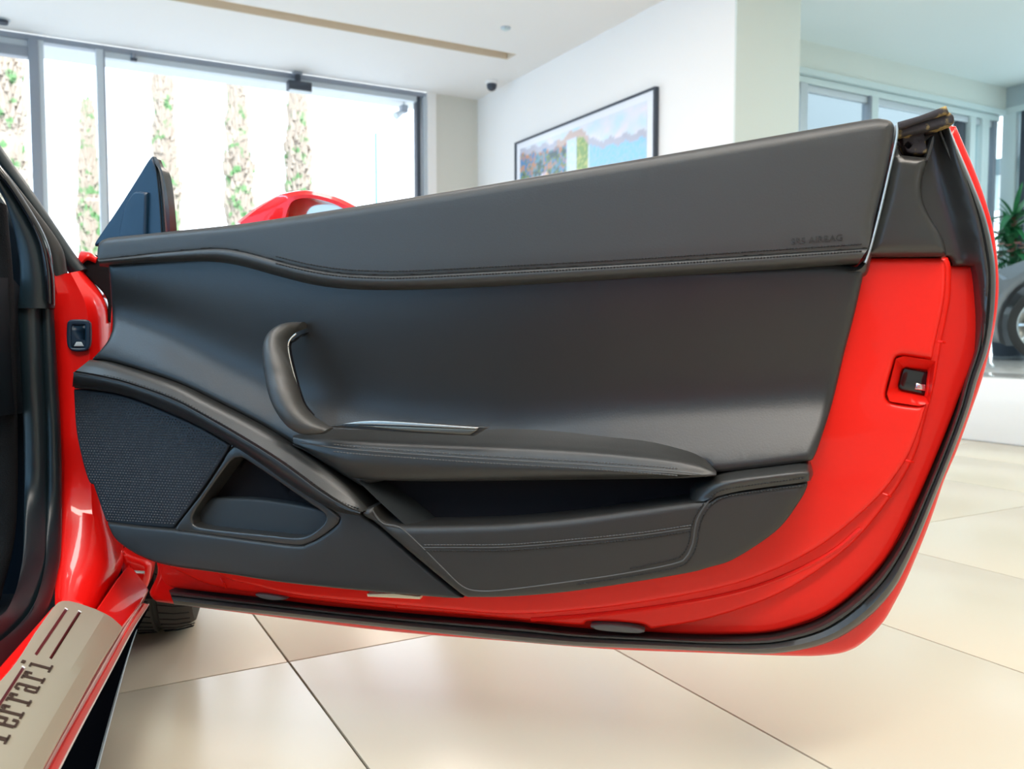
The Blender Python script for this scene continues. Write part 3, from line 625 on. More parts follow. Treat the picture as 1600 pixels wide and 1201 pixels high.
plate(D, 'weatherstrip_base', [(1403, 200, 1), (1440, 188), (1484, 174, 1), (1491, 180), (1492, 190), (1487, 194), (1450, 203), (1405, 213, 1)], .016, RUD, door, r=.004, thick=.03)
# upper trim
seamU = [(153, 405), (200, 400), (250, 394), (320, 388), (352, 388), (390, 395), (430, 406), (480, 418), (530, 426), (580, 429), (640, 429), (800, 421), (1000, 410), (1200, 397), (1357, 387)]
top = [(1357, 387, 1), (1372, 330), (1388, 265), (1399, 208), (1400, 193), (1394, 185), (1382, 182), (1366, 182), (1300, 193), (1100, 228), (900, 262), (700, 296), (540, 322), (370, 348), (250, 361), (180, 368), (160, 371), (151, 377), (149, 386), (150, 396), (153, 405, 1)]
upo = top[:-1]+[(153, 405, 1)]+[tuple(q) for q in seamU[1:-1]]
def upn(p): return .054+.0*p[:, 0]
_su = np.array([D.px(*q, .052) for q in crom(seamU, 80)])
def uph(p):
    z = np.interp(p[:, 0], _su[:, 0], _su[:, 1]); return np.clip((p[:, 1]-z)/.035, .10, 1)**1.0
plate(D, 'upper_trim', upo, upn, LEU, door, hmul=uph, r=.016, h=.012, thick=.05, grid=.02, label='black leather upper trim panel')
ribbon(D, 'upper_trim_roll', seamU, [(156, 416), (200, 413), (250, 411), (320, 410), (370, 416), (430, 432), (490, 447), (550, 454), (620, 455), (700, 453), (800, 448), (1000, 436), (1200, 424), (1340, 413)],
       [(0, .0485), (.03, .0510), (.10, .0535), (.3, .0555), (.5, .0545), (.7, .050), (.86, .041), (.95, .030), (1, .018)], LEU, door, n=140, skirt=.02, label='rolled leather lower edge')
for dy, m_ in ((-6, STD), (5, STD)): stitches(D, 'stitching', [(x, y+dy) for x, y in seamU[6:-1]]+[(1350, 387+dy)], .0536 if dy < 0 else .0546, m_, door)
cord(D, 'seam_piping', [(x, y+1.2) for x, y in seamU], .0513, STT, door, .0008)
ribbon(D, 'edge_trim', [(1399, 196), (1398, 215), (1386, 270), (1372, 330), (1358, 385), (1350, 408)], [(1403, 190), (1403, 215), (1391, 270), (1377, 331), (1362, 388), (1354, 412)], [(0, .036), (.3, .048), (.7, .048), (1, .034)], EDG, door, n=40, label='pale edge strip of the upper trim')
ribbon(D, 'edge_trim', [(1361, 385), (1352, 404), (1338, 418), (1322, 420)], [(1361, 405), (1356, 425), (1349, 432), (1330, 430)], [(0, .030), (.3, .034), (.7, .030), (1, .020)], PLG, door, n=20)
# embossed airbag text
def text(body, fr, px0, px1, n, size, m, parent, name, ext=.0004, sx=1.0):
    cu = bpy.data.curves.new(name, 'FONT'); cu.body = body; cu.size = size; cu.extrude = ext; cu.offset = 0; cu.materials.append(m); cu.fill_mode = 'BOTH'
    a = fr.px(*px0, n); b = fr.px(*px1, n); e = (b-a)/np.linalg.norm(b-a); E1 = fr.E1*e[0]+fr.E2*e[1]; E2 = -fr.E1*e[1]+fr.E2*e[0]
    tmp = bpy.data.objects.new('tmp', cu); COL.objects.link(tmp); bpy.context.view_layer.update()
    me = bpy.data.meshes.new_from_object(tmp.evaluated_get(bpy.context.evaluated_depsgraph_get())); w_ = tmp.dimensions.x; bpy.data.objects.remove(tmp)
    o = link(name, me, parent, tuple(fr.w(*a, n)))
    Mx = Matrix((E1*(np.linalg.norm(b-a)/w_), E2, np.cross(E1, E2))).transposed().to_4x4(); o.matrix_basis = Matrix.Translation(o.location) @ Mx; return o
text('SRS AIRBAG', D, (1236, 382), (1316, 375), .0545, .0105, mat('embossed_mark', (.020, .020, .018), .6), door, 'airbag_lettering')
# main leather panel with its flared lower part
fx = np.array([D.px(*q, .035) for q in [(150, 490), (250, 530), (350, 585), (430, 625), (520, 650), (640, 672), (800, 680), (950, 662), (1100, 652), (1290, 636)]])
def midn(p):
    z = np.interp(p[:, 0], fx[:, 0], fx[:, 1]); s = .014; q = (z-p[:, 1])/s
    sp = np.where(q > 30, q, np.log1p(np.exp(np.clip(q, -30, 30))))*s
    zt_ = np.interp(p[:, 0], [0, .4, 1.08], [.74, .70, .715])
    t = np.clip((p[:, 1]-z)/np.maximum(zt_-z, .05), 0, 1); tilt = .020*(t*t*(3-2*t))
    am = np.interp(p[:, 0], [0, .35, .8, 1.05], [.046, .046, .058, .074])
    return .014+tilt+am*(1-np.exp(-np.maximum(sp, 0)/(am*.9)))
mid = [(165, 408, 1), (168, 450), (171, 505), (167, 525), (158, 540), (138, 562, 1), (170, 566), (230, 584), (280, 602), (330, 626), (400, 662), (450, 692), (500, 724), (560, 760, 1), (700, 730, 1), (1100, 728, 1), (1120, 739), (1200, 731), (1262, 722), (1272, 717), (1283, 690), (1302, 630), (1320, 555), (1337, 490), (1350, 432), (1351, 422), (1343, 417, 1), (1300, 410, 1), (640, 430, 1), (420, 410, 1), (330, 395, 1)]
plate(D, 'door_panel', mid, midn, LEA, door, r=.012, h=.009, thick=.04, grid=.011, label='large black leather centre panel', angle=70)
# swoosh band
su = [(140, 562), (170, 566), (230, 584), (280, 602), (330, 627), (400, 663), (450, 692), (500, 724), (545, 760), (578, 795)]
ss = [(115, 582), (160, 590), (200, 600), (270, 625), (330, 657), (390, 692), (440, 724), (500, 768), (540, 792), (563, 800)]
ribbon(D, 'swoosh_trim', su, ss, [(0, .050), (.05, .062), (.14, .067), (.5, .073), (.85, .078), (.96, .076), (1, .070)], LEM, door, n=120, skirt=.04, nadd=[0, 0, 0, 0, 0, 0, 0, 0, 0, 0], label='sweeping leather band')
stitches(D, 'stitching', [(x+1, y-5) for x, y in ss[1:]], .0765, STD, door)
cord(D, 'seam_piping', ss, .0745, STT, door, .0010)
ribbon(D, 'swoosh_roll', ss, [(113, 604), (160, 610), (205, 621), (262, 644), (312, 667), (358, 693), (402, 722), (462, 764), (520, 797), (560, 806)], [(0, .070), (.06, .0755), (.3, .076), (.6, .071), (.85, .062), (1, .046)], LEA, door, n=110, skirt=.02, label='rolled lower edge of the sweeping band')
# lower plastic panel
lower = [(563, 800, 1), (540, 792), (500, 768), (440, 724), (390, 692), (330, 657), (270, 625), (200, 600), (160, 590), (115, 582, 1), (112, 592), (113, 607, 1), (150, 610), (200, 620), (260, 643), (310, 666), (356, 692, 1), (358, 700), (330, 745), (300, 788), (270, 828, 1), (210, 822), (165, 816, 1), (175, 838), (190, 853), (218, 870), (260, 884), (350, 897), (450, 912), (600, 927), (700, 935), (722, 935, 1), (690, 910), (660, 885), (620, 850), (592, 825), (570, 808)]
frm = [(366, 698), (392, 709), (440, 742), (490, 776), (526, 804), (530, 812), (524, 822), (500, 840), (480, 850), (460, 853), (380, 843), (300, 832), (273, 828), (278, 818), (310, 776), (340, 732), (358, 703)]
opn = [(374, 715), (382, 717), (420, 742), (470, 777), (503, 800), (509, 808), (505, 818), (485, 834), (465, 840), (420, 836), (350, 829), (308, 823), (300, 815), (303, 800), (330, 760), (360, 720)]
plate(D, 'lower_panel', lower, .055, PLA, door, r=.005, thick=.05, grid=.02, holes=[frm], hthick=.008, label='charcoal plastic lower panel')
plate(D, 'pocket_frame', frm, .0515, PLG, door, r=.003, thick=.02, grid=.02, holes=[opn], hthick=.045, label='smooth frame around the small pocket')
plate(D, 'pocket_back', [(350, 700, 1), (530, 800, 1), (480, 855, 1), (285, 835, 1)], .012, BLK, door, r=0, thick=.005)
plate(D, 'pocket_ledge', [(330, 778, 1), (400, 780), (470, 790), (515, 800, 1), (515, 826), (470, 846), (400, 842), (296, 830, 1), (300, 800)], .030, mat('pocket_mat', (.02, .027, .032), .6), door, r=.004, thick=.02, grid=.02)
# speaker grille: recessed weave of raised studs over a dark backing
gr = [(114, 608, 1), (150, 611), (200, 621), (260, 644), (310, 667), (355, 693, 1), (357, 700), (329, 745), (299, 788), (270, 826, 1), (210, 821), (165, 815, 1), (158, 795), (145, 757, 1), (138, 752), (128, 720), (118, 670)]
grB = trace(D, gr, const(.048))
GRI = mat('speaker_mesh', (.006, .010, .016), .6)
def grn(p): return .048-.006*np.clip((.53-p[:, 0]*0-p[:, 1])/.05*0, 0, 1)
go = plate(D, 'speaker_grille', gr, .0478, GRI, door, r=.003, thick=.03, grid=.03, label='speaker grille of fine black mesh')
mbv = []; mbf = []; sp_ = .0050; cnt = 0
lo, hi = grB.min(0), grB.max(0)
P_ = np.array([(x+(sp_/2 if j % 2 else 0), y) for j, y in enumerate(np.arange(lo[1], hi[1], sp_*.8)) for x in np.arange(lo[0], hi[0], sp_)])
P_ = P_[inpoly(P_, grB) & (dist(P_, grB) > .004)]
for x, y in P_:
    k = len(mbv); a = sp_*.34; mbv += [D.w(x-a, y, .0478), D.w(x, y-a*.8, .0478), D.w(x+a, y, .0478), D.w(x, y+a*.8, .0478), D.w(x, y, .0492)]
    mbf += [(k, k+1, k+4), (k+1, k+2, k+4), (k+2, k+3, k+4), (k+3, k, k+4)]
mesh('mesh_studs', mbv, mbf, mat('speaker_stud', (.020, .027, .034), .5), door, kind='stuff', recalc=False)
# storage pocket: felt lining with its shadow painted in, front panel, end block
plate(D, 'storage_lining', [(520, 735, 1), (1130, 730, 1), (1140, 840, 1), (900, 870, 1), (640, 840, 1), (560, 790, 1)], .012, BLK, door, r=0, thick=.006, label='dark felt lining of the long storage pocket, shadow in its colour')
ribbon(D, 'storage_liner', [(560, 752), (600, 790), (640, 826)], [(604, 752), (650, 785), (700, 826)], [(0, .060), (.5, .040), (1, .016)], mat('liner_felt', (.006, .009, .010), .8), door, n=20)
poc = [(563, 800, 1), (567, 796), (580, 794, 1), (586, 806), (600, 817), (622, 822, 1), (640, 823), (720, 822), (800, 819), (900, 810), (1000, 796), (1060, 787), (1107, 781, 1), (1130, 770), (1200, 760), (1262, 752, 1), (1262, 762), (1250, 785), (1215, 830), (1150, 874), (1110, 888), (1060, 900), (900, 925), (800, 934), (740, 935), (724, 933), (700, 915), (660, 882), (620, 848), (585, 818), (568, 808)]
plate(D, 'storage_pocket', poc, .074, LEB, door, r=.010, h=.008, thick=.06, grid=.02, label='leather covered front of the storage pocket')
blk = loft(D, 'pocket_end_block', [[(1078, 782, .012), (1076, 783, .03), (1076, 784, .055), (1080, 784, .070)],
      [(1080, 760, .014), (1083, 766, .05), (1090, 776, .066), (1098, 783, .073)],
      [(1098, 748, .016), (1106, 752, .060), (1112, 762, .074), (1118, 776, .075)],
      [(1135, 724, .02), (1140, 742, .062), (1146, 752, .078), (1150, 768, .075)],
      [(1200, 716, .022), (1201, 734, .062), (1202, 744, .078), (1202, 760, .075)],
      [(1252, 711, .022), (1253, 728, .060), (1254, 738, .076), (1256, 753, .074)],
      [(1264, 716, .02), (1268, 732, .050), (1268, 740, .062), (1264, 751, .066)],
      [(1268, 731, .0), (1270, 735, .0), (1270, 742, .0), (1266, 751, .0)]], LEM, door, 90, 22, label='padded leather end of the pocket')
sl1 = [(1107, 783), (1124, 772), (1150, 766), (1200, 759), (1260, 751)]
stitches(D, 'stitching', [(x, y-5) for x, y in sl1], .0765, STD, door); stitches(D, 'stitching', [(x+3, y+6) for x, y in sl1], .0745, STD, door); cord(D, 'seam_piping', sl1, .0735, STD, door, .0014)
s2 = [(1107, 783), (1092, 805), (1086, 825), (1082, 850), (1072, 870), (1055, 880), (980, 895), (900, 907), (800, 920), (750, 923), (722, 915), (690, 885), (655, 850), (625, 824), (600, 818), (588, 806), (582, 796)]
cord(D, 'seam_piping', s2, .0735, STT, door, .0011); stitches(D, 'stitching', [(x+6, y+2) for x, y in s2[:5]]+[(1058, 886), (980, 901), (900, 913)], .0742, STD, door)
stitches(D, 'stitching', [(1100, 785), (1087, 805), (1080, 825), (1076, 848), (1066, 866), (1050, 874), (980, 889)], .0742, STD, door)
s3 = [(662, 855), (720, 855), (800, 854), (900, 846), (1000, 836), (1082, 824)]
cord(D, 'seam_piping', s3, .0736, STT, door, .0009); stitches(D, 'stitching', [(x, y-4) for x, y in s3], .0742, STT, door); stitches(D, 'stitching', [(x, y+5) for x, y in s3], .0742, STD, door)
# armrest
arm = [(458, 679, 682, 688, 696, .3), (480, 673, 684, 694, 706, .6), (520, 667, 685, 699, 729, .9), (560, 667, 687, 702, 747, 1), (640, 667, 691, 708, 751, 1), (760, 667, 696, 716, 751, 1), (900, 671, 703, 724, 749, 1), (1000, 683, 711, 731, 748, 1), (1060, 698, 718, 736, 747, .9), (1095, 712, 726, 740, 745, .75), (1119, 735, 737, 740, 743, .5)]
rows = []
for x, yb_, yc, ys, ybt, f in arm:
    _q = D.px(x, yb_, .06); n0 = float(midn(_q[None, :])[0])-.001; f *= max(.5, min(1, (.1-n0)/.042)); rows.append([(x, yb_, n0), (x, yb_*.55+yc*.45, n0+.013*f), (x, yc*.85+yb_*.15, n0+.026*f), (x, yc*.75+ys*.25, n0+.037*f), (x, ys, n0+.043*f), (x, ys*.5+ybt*.5, n0+.045*f), (x, ybt-3, n0+.038*f), (x, ybt, n0+.028*f), ('s', .02)])
loft(D, 'armrest', rows, LEM, door, 120, 40, label='padded leather armrest shelf')
sm = [(470, 691), (520, 699), (560, 703), (640, 709), (760, 717), (900, 725), (1000, 732), (1060, 737), (1095, 741)]
cord(D, 'seam_piping', sm, .0975, STT, door, .0011)
stitches(D, 'stitching', [(x, y-5) for x, y in sm[1:-1]], .0960, STT, door); stitches(D, 'stitching', [(x, y+6) for x, y in sm[1:-1]], .0985, STT, door)
# control strip on the armrest
plate(D, 'switch_plate', [(512, 666, 1), (560, 660), (640, 660, 1), (764, 667, 1), (740, 681, 1), (640, 676), (530, 668)], .080, PLG, door, r=.001, thick=.006, grid=.02)
plate(D, 'metal_inlay', [(536, 662, 1), (570, 658), (620, 659), (748, 668, 1), (744, 670, 1), (640, 665), (580, 663)], .084, mat('inlay_metal', (.62, .61, .56), .38, metal=1), door, r=.0006, thick=.003, label='bright metal inlay')
plate(D, 'metal_inlay_lower', [(536, 664, 1), (640, 667), (746, 671, 1), (734, 679, 1), (640, 673), (580, 667)], .083, mat('smoked_metal', (.20, .19, .16), .3, metal=.8), door, r=.001, thick=.01)
# pull handle
HL = [(474, 503), (455, 503), (436, 508), (421, 520), (414, 536), (413, 556), (417, 590), (425, 622), (438, 648), (455, 668), (478, 679), (505, 678)]
HR = [(473, 515), (462, 519), (454, 526), (449, 533), (449, 545), (452, 562), (459, 590), (465, 612), (473, 632), (486, 648), (500, 658), (518, 668)]
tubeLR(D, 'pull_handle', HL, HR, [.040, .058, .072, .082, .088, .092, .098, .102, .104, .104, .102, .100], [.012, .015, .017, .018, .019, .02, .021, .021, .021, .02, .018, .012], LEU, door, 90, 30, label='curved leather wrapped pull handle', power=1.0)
tubeLR(D, 'handle_back', [(x+9, y+4) for x, y in HR[:3]]+[(x+1, y) for x, y in HR[3:10]], [(x+1, y+10) for x, y in HR[:3]]+[(x+4.5, y+1) for x, y in HR[3:10]], [.03, .05, .062, .07, .076, .08, .084, .088, .09, .092], .006, GLB, door, 60, 10)
cord(D, 'handle_inlay', [(463, 521), (455, 528), (451, 536), (451, 548), (455, 568), (462, 594), (468, 614), (474, 630)], lambda p: .088+.0*p[:, 0], CHR, door, .0011, label='thin bright strip inside the handle')
# pointed mirror mount and wing mirror
plate(D, 'mirror_mount', [(146, 384, 1), (150, 374), (180, 330), (212, 280), (228, 254), (236, 243, 1), (243, 258), (250, 285), (256, 325), (258, 372, 1)], .030, NAV, door, r=.004, thick=.008, grid=.02, label='pointed black mirror mount')
plate(D, 'mount_cover', [(182, 378, 1), (188, 345), (196, 318), (206, 302), (214, 298), (228, 300, 1), (226, 372, 1)], .037, NAV, door, r=.004, thick=.01, grid=.02)
ribbon(D, 'mount_seal', [(238, 246), (240, 262), (243, 290), (246, 330), (248, 372)], [(243, 258), (252, 268), (257, 292), (261, 330), (264, 368)], [(0, .020), (.3, .034), (.45, .028), (.7, .034), (1, .018)], RUB, door, n=30)
mo = resamp([(368, 352), (385, 335), (410, 318), (440, 303), (478, 297), (515, 304), (545, 316), (562, 330), (560, 365), (520, 395), (460, 400), (390, 385)], 60)
mi = resamp([(449, 355), (452, 328), (460, 314), (480, 310), (505, 314), (530, 323), (543, 335), (545, 360), (520, 382), (470, 388), (452, 375), (449, 365)], 60)
k0 = int(np.argmin(((mo-mo[0])**2).sum(1)))
c0 = mo.mean(0); ang = lambda P, c: np.unwrap(np.arctan2(P[:, 1]-c[1], P[:, 0]-c[0]))
def polar(P, c, n=60):
    o = outline([tuple(p) for p in P], 1.0); a = np.arctan2(o[:, 1]-c[1], o[:, 0]-c[0]); r_ = np.hypot(o[:, 0]-c[0], o[:, 1]-c[1]); i = np.argsort(a); a = a[i]; r_ = r_[i]
    t = np.linspace(-pi, pi, n, endpoint=False); rr = np.interp(t, a, r_, period=2*pi); return np.c_[c[0]+rr*np.cos(t), c[1]+rr*np.sin(t)]
cc = np.array([497., 348.]); mo = polar(mo, cc); mi = polar(mi, cc); mc = np.array([470., 350.])
ringloft(D, 'wing_mirror', [(mi, -.185), (mi, -.155), (mi*.93+mo*.07, -.148), (mi*.5+mo*.5, -.147), (mi*.08+mo*.92, -.152), (mo, -.165), (mo*.97+mc*.03, -.20), (mo*.85+mc*.15, -.245), (mo*.6+mc*.4, -.28), (mo*.25+mc*.75, -.297)], RED, door, label='red wing mirror housing')
ringloft(D, 'mirror_glass', [(mi, -.180), (mi*.5+cc*.5, -.1795)], MIR, door, label='pale reflecting mirror glass')
MB().tube([D.P(430, 385, -.06), D.P(455, 380, -.13), D.P(470, 378, -.2)], [.02, .018, .02], 12).build('mirror_arm', GLB, door)

# ---- body around the open door
J = JAMB
hpL = [(76, 432), (80, 480), (84, 540), (88, 600), (90, 700), (91, 800), (88, 860), (86, 900), (86, 945)]
hpR = [(131, 422), (166, 468), (173, 520), (173, 600), (172, 700), (176, 800), (187, 850), (186, 893), (152, 955)]
ribbon(J, 'hinge_pillar', hpL, hpR, [(0, .02), (.15, .030), (.40, .026), (.62, .028), (.78, .016), (.9, -.004), (1, -.05)], RED, RC, n=80, nadd=[0, 0, 0, 0, 0, 0, .03, .085, .155], skirt=.03, label='red hinge pillar')
0 and ribbon(J, 'pillar_edge', [(131, 424), (150, 440), (164, 462), (168, 500), (168, 540)], [(138, 428), (160, 446), (170, 470), (173, 510), (172, 540)], [(0, -.01), (.4, .0), (1, -.02)], RED, RC, n=24)
plate(J, 'check_strap_socket', [(104, 508), (107, 501), (114, 499), (132, 499), (139, 502), (141, 510), (141, 536), (137, 546), (130, 549), (116, 549), (108, 545), (104, 535)], .036, NAV, RC, r=.003, thick=.012, grid=.02, holes=[[(112, 508, 1), (132, 508, 1), (132, 540), (128, 543), (116, 543), (112, 540)]], hthick=.03, step=2.0, label='dark rectangular socket in the hinge pillar')
plate(J, 'socket_back', [(110, 505, 1), (134, 505, 1), (134, 546, 1), (110, 546, 1)], .0335, NAV, RC, r=0, thick=.004)
plate(J, 'socket_clip', [(119, 534, 1), (127, 534, 1), (131, 541, 1), (115, 541, 1)], .0345, EDG, RC, r=.001, thick=.004, step=2)
plate(J, 'hinge_cover', [(128, 400, 1), (150, 398), (165, 408, 1), (173, 430), (176, 505, 1), (168, 500), (166, 466), (140, 436), (126, 428, 1)], -.03, BLK, RC, r=.003, thick=.02)
tubeLR(J, 'cowl_corner', [(127, 392), (140, 394), (154, 402)], [(118, 430), (134, 408), (150, 412)], [-.04, -.03, -.035], .012, RED, RC, 20, 12)
plate(J, 'hinge_arm', [(191, 860, 1), (200, 868), (232, 880), (234, 900), (226, 925), (215, 932), (200, 915), (188, 890)], .0, RED, RC, r=.012, thick=.05, grid=.015, label='red painted lower door hinge')
MB().tube([J.P(196, 893, .012), J.P(226, 895, .012)], .0035, 8).build('hinge_bolt', CHR, RC)
plate(J, 'hinge_gap_shade', [(170, 835, 1), (240, 835, 1), (240, 935, 1), (205, 935, 1), (170, 900, 1)], -.06, BLK, RC, r=0, thick=.01)  # black sheet standing for the shade in the gap round the hinge
# sill
S = SILL
cre = [S.px(*q, 0.0) for q in [(165, 955), (112, 1060), (30, 1201)]]
def spn(p):
    a = np.interp(p[:, 0], [cre[2][0], cre[1][0], cre[0][0]], [cre[2][1], cre[1][1], cre[0][1]]); return .002-.50*np.maximum(0, a-p[:, 1])
plate(S, 'sill', [(150, 952, 1), (182, 905, 1), (202, 880, 1), (233, 920, 1), (220, 942, 1), (191, 981, 1), (150, 1048, 1), (67, 1200, 1), (-32, 1392, 1), (-260, 1400, 1), (-140, 1150, 1), (0, 1040, 1), (84, 945, 1)], lambda p: spn(p)-.006, RED, RC, r=.003, thick=.10, grid=.05, label='red painted door sill')
pl_ = plate(S, 'sill_plate', [(88, 943), (104, 937, 1), (124, 942), (150, 951, 1), (172, 962), (192, 979, 1), (151, 1046), (68, 1198, 1), (-15, 1380, 1), (-240, 1380, 1), (-130, 1170, 1), (0, 1063), (60, 980)], spn, ALU, RC, r=.0015, thick=.006, grid=.012, label='brushed metal sill plate', angle=12)
for a, b in (((104, 951), (56, 1022)), ((125, 955), (79, 1028)), ((37, 1042), (-30, 1145))):
    A_ = np.array(a, float); B_ = np.array(b, float); dd = (B_-A_)/np.linalg.norm(B_-A_); nn = np.array([-dd[1], dd[0]])*2.2
    q = [tuple(A_+nn), tuple(B_+nn), tuple(B_-nn), tuple(A_-nn)]; plate(S, 'engraved_line', [(x, y, 1) for x, y in q], .0026, ENM, pl_, r=0, thick=.001, step=30)
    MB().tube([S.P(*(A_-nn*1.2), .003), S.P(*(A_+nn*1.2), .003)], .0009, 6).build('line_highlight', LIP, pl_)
# slab serif lettering, read from the rear towards the front
def cell(px0, py0, px1, py1):  return S.px(px0, py0, .002), S.px(px1, py1, .002)
base = [S.px(*q, .002) for q in [(13, 1156), (80, 1046)]]; topl = [S.px(*q, .002) for q in [(47, 1036.5), (-15, 1131)]]
e1 = (base[1]-base[0])/np.linalg.norm(base[1]-base[0]); e2 = np.array([-e1[1], e1[0]]); xh = float(np.dot(topl[0]-base[1], e2))
GLY = {  # strokes x0,y0,x1,y1 in a cell 1 wide, x height 1
 'i': [(.38, 0, .62, 1), (.05, 0, .95, .10), (.15, .90, .62, 1), (.34, 1.22, .66, 1.40)],
 'r': [(.22, 0, .44, 1), (.02, 0, .66, .10), (.05, .90, .44, 1), (.44, .78, .70, .90), (.62, .88, .95, 1), (.80, .66, .98, .95)],
 'a': [(.62, 0, .84, .95), (.22, .90, .74, 1), (.08, .76, .28, .92), (.62, 0, 1.0, .10), (.10, .08, .30, .52), (.20, 0, .60, .10), (.20, .48, .66, .58)],
 'e': [(.08, .08, .30, .92), (.20, .90, .80, 1), (.70, .52, .92, .92), (.20, .46, .90, .56), (.20, 0, .80, .10), (.72, .04, .92, .28)],
 'F': [(.22, 0, .46, 1.5), (.02, 0, .72, .10), (.05, 1.44, 1.0, 1.56), (.46, .70, .80, .80)]}
ctr = [(14, 1154, 'F'), (28, 1133, 'e'), (38, 1117, 'r'), (49, 1098, 'r'), (60, 1080, 'a'), (70, 1063, 'r'), (80, 1046, 'i')]
for x, y, ch in ctr:
    c = S.px(x, y, .002); u = np.dot(c-base[0], e1); wl = .0205 if ch != 'F' else .024; mb = MB(); hb = MB()
    for (x0, y0, x1, y1) in GLY[ch]:
        Q = [base[0]+e1*(u+(q-.5)*wl)+e2*r_*xh for q, r_ in ((x0, y0), (x1, y0), (x1, y1), (x0, y1))]
        V = [S.w(*q, .002) for q in Q]+[S.w(*q, .0034) for q in Q]; mb.add(V, [(4, 5, 6, 7), (0, 1, 5, 4), (1, 2, 6, 5), (2, 3, 7, 6), (3, 0, 4, 7)])
        Q2 = [Q[1], Q[1]+e1*.0009, Q[2]+e1*.0009, Q[2]]; hb.add([S.w(*q, .0028) for q in Q2], [(0, 1, 2, 3)])  # pale slivers painted as glints along the strokes
    mb.build('letter', ENG, pl_); hb.build('letter_glint', LIP, pl_, recalc=False)
# outer sill strip, lip, side skirt
K = SKIRT
ribbon(K, 'sill_lip', [(218, 944), (190, 982), (149, 1050), (67, 1198), (-32, 1390)], [(224, 942), (199, 980), (160, 1050), (75, 1200), (-22, 1395)], [(0, .012), (.5, .016), (1, .011)], LIP, RC, n=40, skirt=.01, label='pale lip along the sill edge')
ribbon(K, 'sill_edge', [(224, 942), (199, 980), (160, 1050), (75, 1200), (-22, 1395)], [(232, 944), (206, 984), (171, 1050), (92, 1200), (-4, 1400)], [(0, .010), (.3, .012), (.8, .006), (1, .0)], mat('red_sill_paint', (.74, .008, .006), .4, coat=.15, spec=.3), RC, n=40, skirt=.003)
cord(K, 'edge_highlight', [(232, 944), (207, 984), (172, 1050), (93, 1200), (-3, 1400)], .0, LIP, RC, .0013)  # pale cord painted as a glint along the strip's edge
ribbon(K, 'side_skirt', [(233, 945), (208, 984), (173, 1050), (94, 1200), (-2, 1400)], [(213, 982), (203, 1012), (189, 1060), (151, 1202), (100, 1400)], [(0, -.01), (.3, -.05), (.7, -.09), (1, -.10)], mat('skirt_black', (.003, .004, .007), .75, spec=.0), RC, n=50, skirt=.004, label='glossy black side skirt')
cord(K, 'skirt_edge', [(213, 982), (203, 1012), (189, 1060), (151, 1202), (100, 1400)], -.099, EDG, RC, .0022)
# door opening seals
tubeLR(J, 'opening_seal', [(-60, 990), (0, 962), (22, 930), (34, 885), (38, 840), (38, 700), (34, 600), (30, 520), (28, 478)], [(-40, 1060), (30, 985), (58, 948), (72, 895), (76, 845), (76, 700), (72, 600), (69, 520), (68, 478)],
       [.44, .30, .20, .12, .06, .05, .05, .05, .05], [.02, .02, .02, .02, .02, .02, .02, .02, .02], RUL, RC, 80, 18, label='black rubber seal round the door opening')
tubeLR(J, 'opening_seal_lip', [(-50, 1040), (20, 985), (52, 945), (68, 895), (73, 845), (73, 700), (69, 600), (66, 520), (65, 478)], [(-30, 1095), (48, 1003), (76, 950), (90, 895), (96, 845), (96, 700), (91, 600), (86, 520), (84, 478)],
       [.46, .32, .21, .12, .06, .05, .05, .05, .05], .012, RUL, RC, 80, 14)
tubeLR(J, 'pillar_seal', [(-60, 250), (0, 300), (20, 350), (30, 400), (32, 440), (28, 482)], [(-50, 180), (0, 258), (40, 320), (70, 375), (82, 430), (86, 482)], [.12, .10, .08, .07, .065, .06], .022, RUL, RC, 60, 18)
tubeLR(J, 'pillar_seal_lip', [(-60, 230), (0, 278), (34, 325), (58, 372), (68, 415), (72, 470)], [(-54, 195), (0, 258), (42, 318), (72, 372), (84, 420), (87, 478)], [.13, .115, .10, .09, .085, .08], .012, GLB, RC, 50, 12)
tubeLR(J, 'windshield_pillar', [(-60, 190), (0, 262), (40, 315), (72, 365), (92, 405), (112, 432)], [(-40, 160), (0, 227), (50, 298), (90, 357), (118, 398), (136, 420)], [.05, .03, .01, .0, -.01, -.02], .02, RUL, RC, 60, 16, label='black windshield pillar')
tubeLR(J, 'pillar_garnish', [(0, 290), (40, 345), (66, 395), (78, 436)], [(4, 262), (56, 328), (96, 385), (106, 426)], [.05, .03, .02, .02], .010, PLA, RC, 40, 12)
plate(J, 'kick_panel', [(-420, 150, 1), (-60, 230, 1), (60, 400, 1), (70, 860, 1), (20, 960, 1), (-420, 1150, 1)], -.06, mat('blue_black_trim', (.004, .012, .020), .7, spec=.2), RC, r=.01, thick=.02, grid=.08)
tubeLR(J, 'footwell_trim', [(-60, 300), (-40, 500), (-40, 800), (-60, 950)], [(10, 320), (22, 480), (26, 800), (0, 940)], [.0, .0, .0, .05], .03, CPT, RC, 40, 16)
mesh('footwell_carpet', [CR*r_+CA*a+Z3*z for z in (.15, .19) for r_, a in ((-.36, -.8), (-.36, 1.62), (-1.7, 1.62), (-1.7, -.8))], [(0, 1, 2, 3), (4, 5, 6, 7), (0, 4, 5, 1), (1, 5, 6, 2), (2, 6, 7, 3), (3, 7, 4, 0)], CPT, RC)
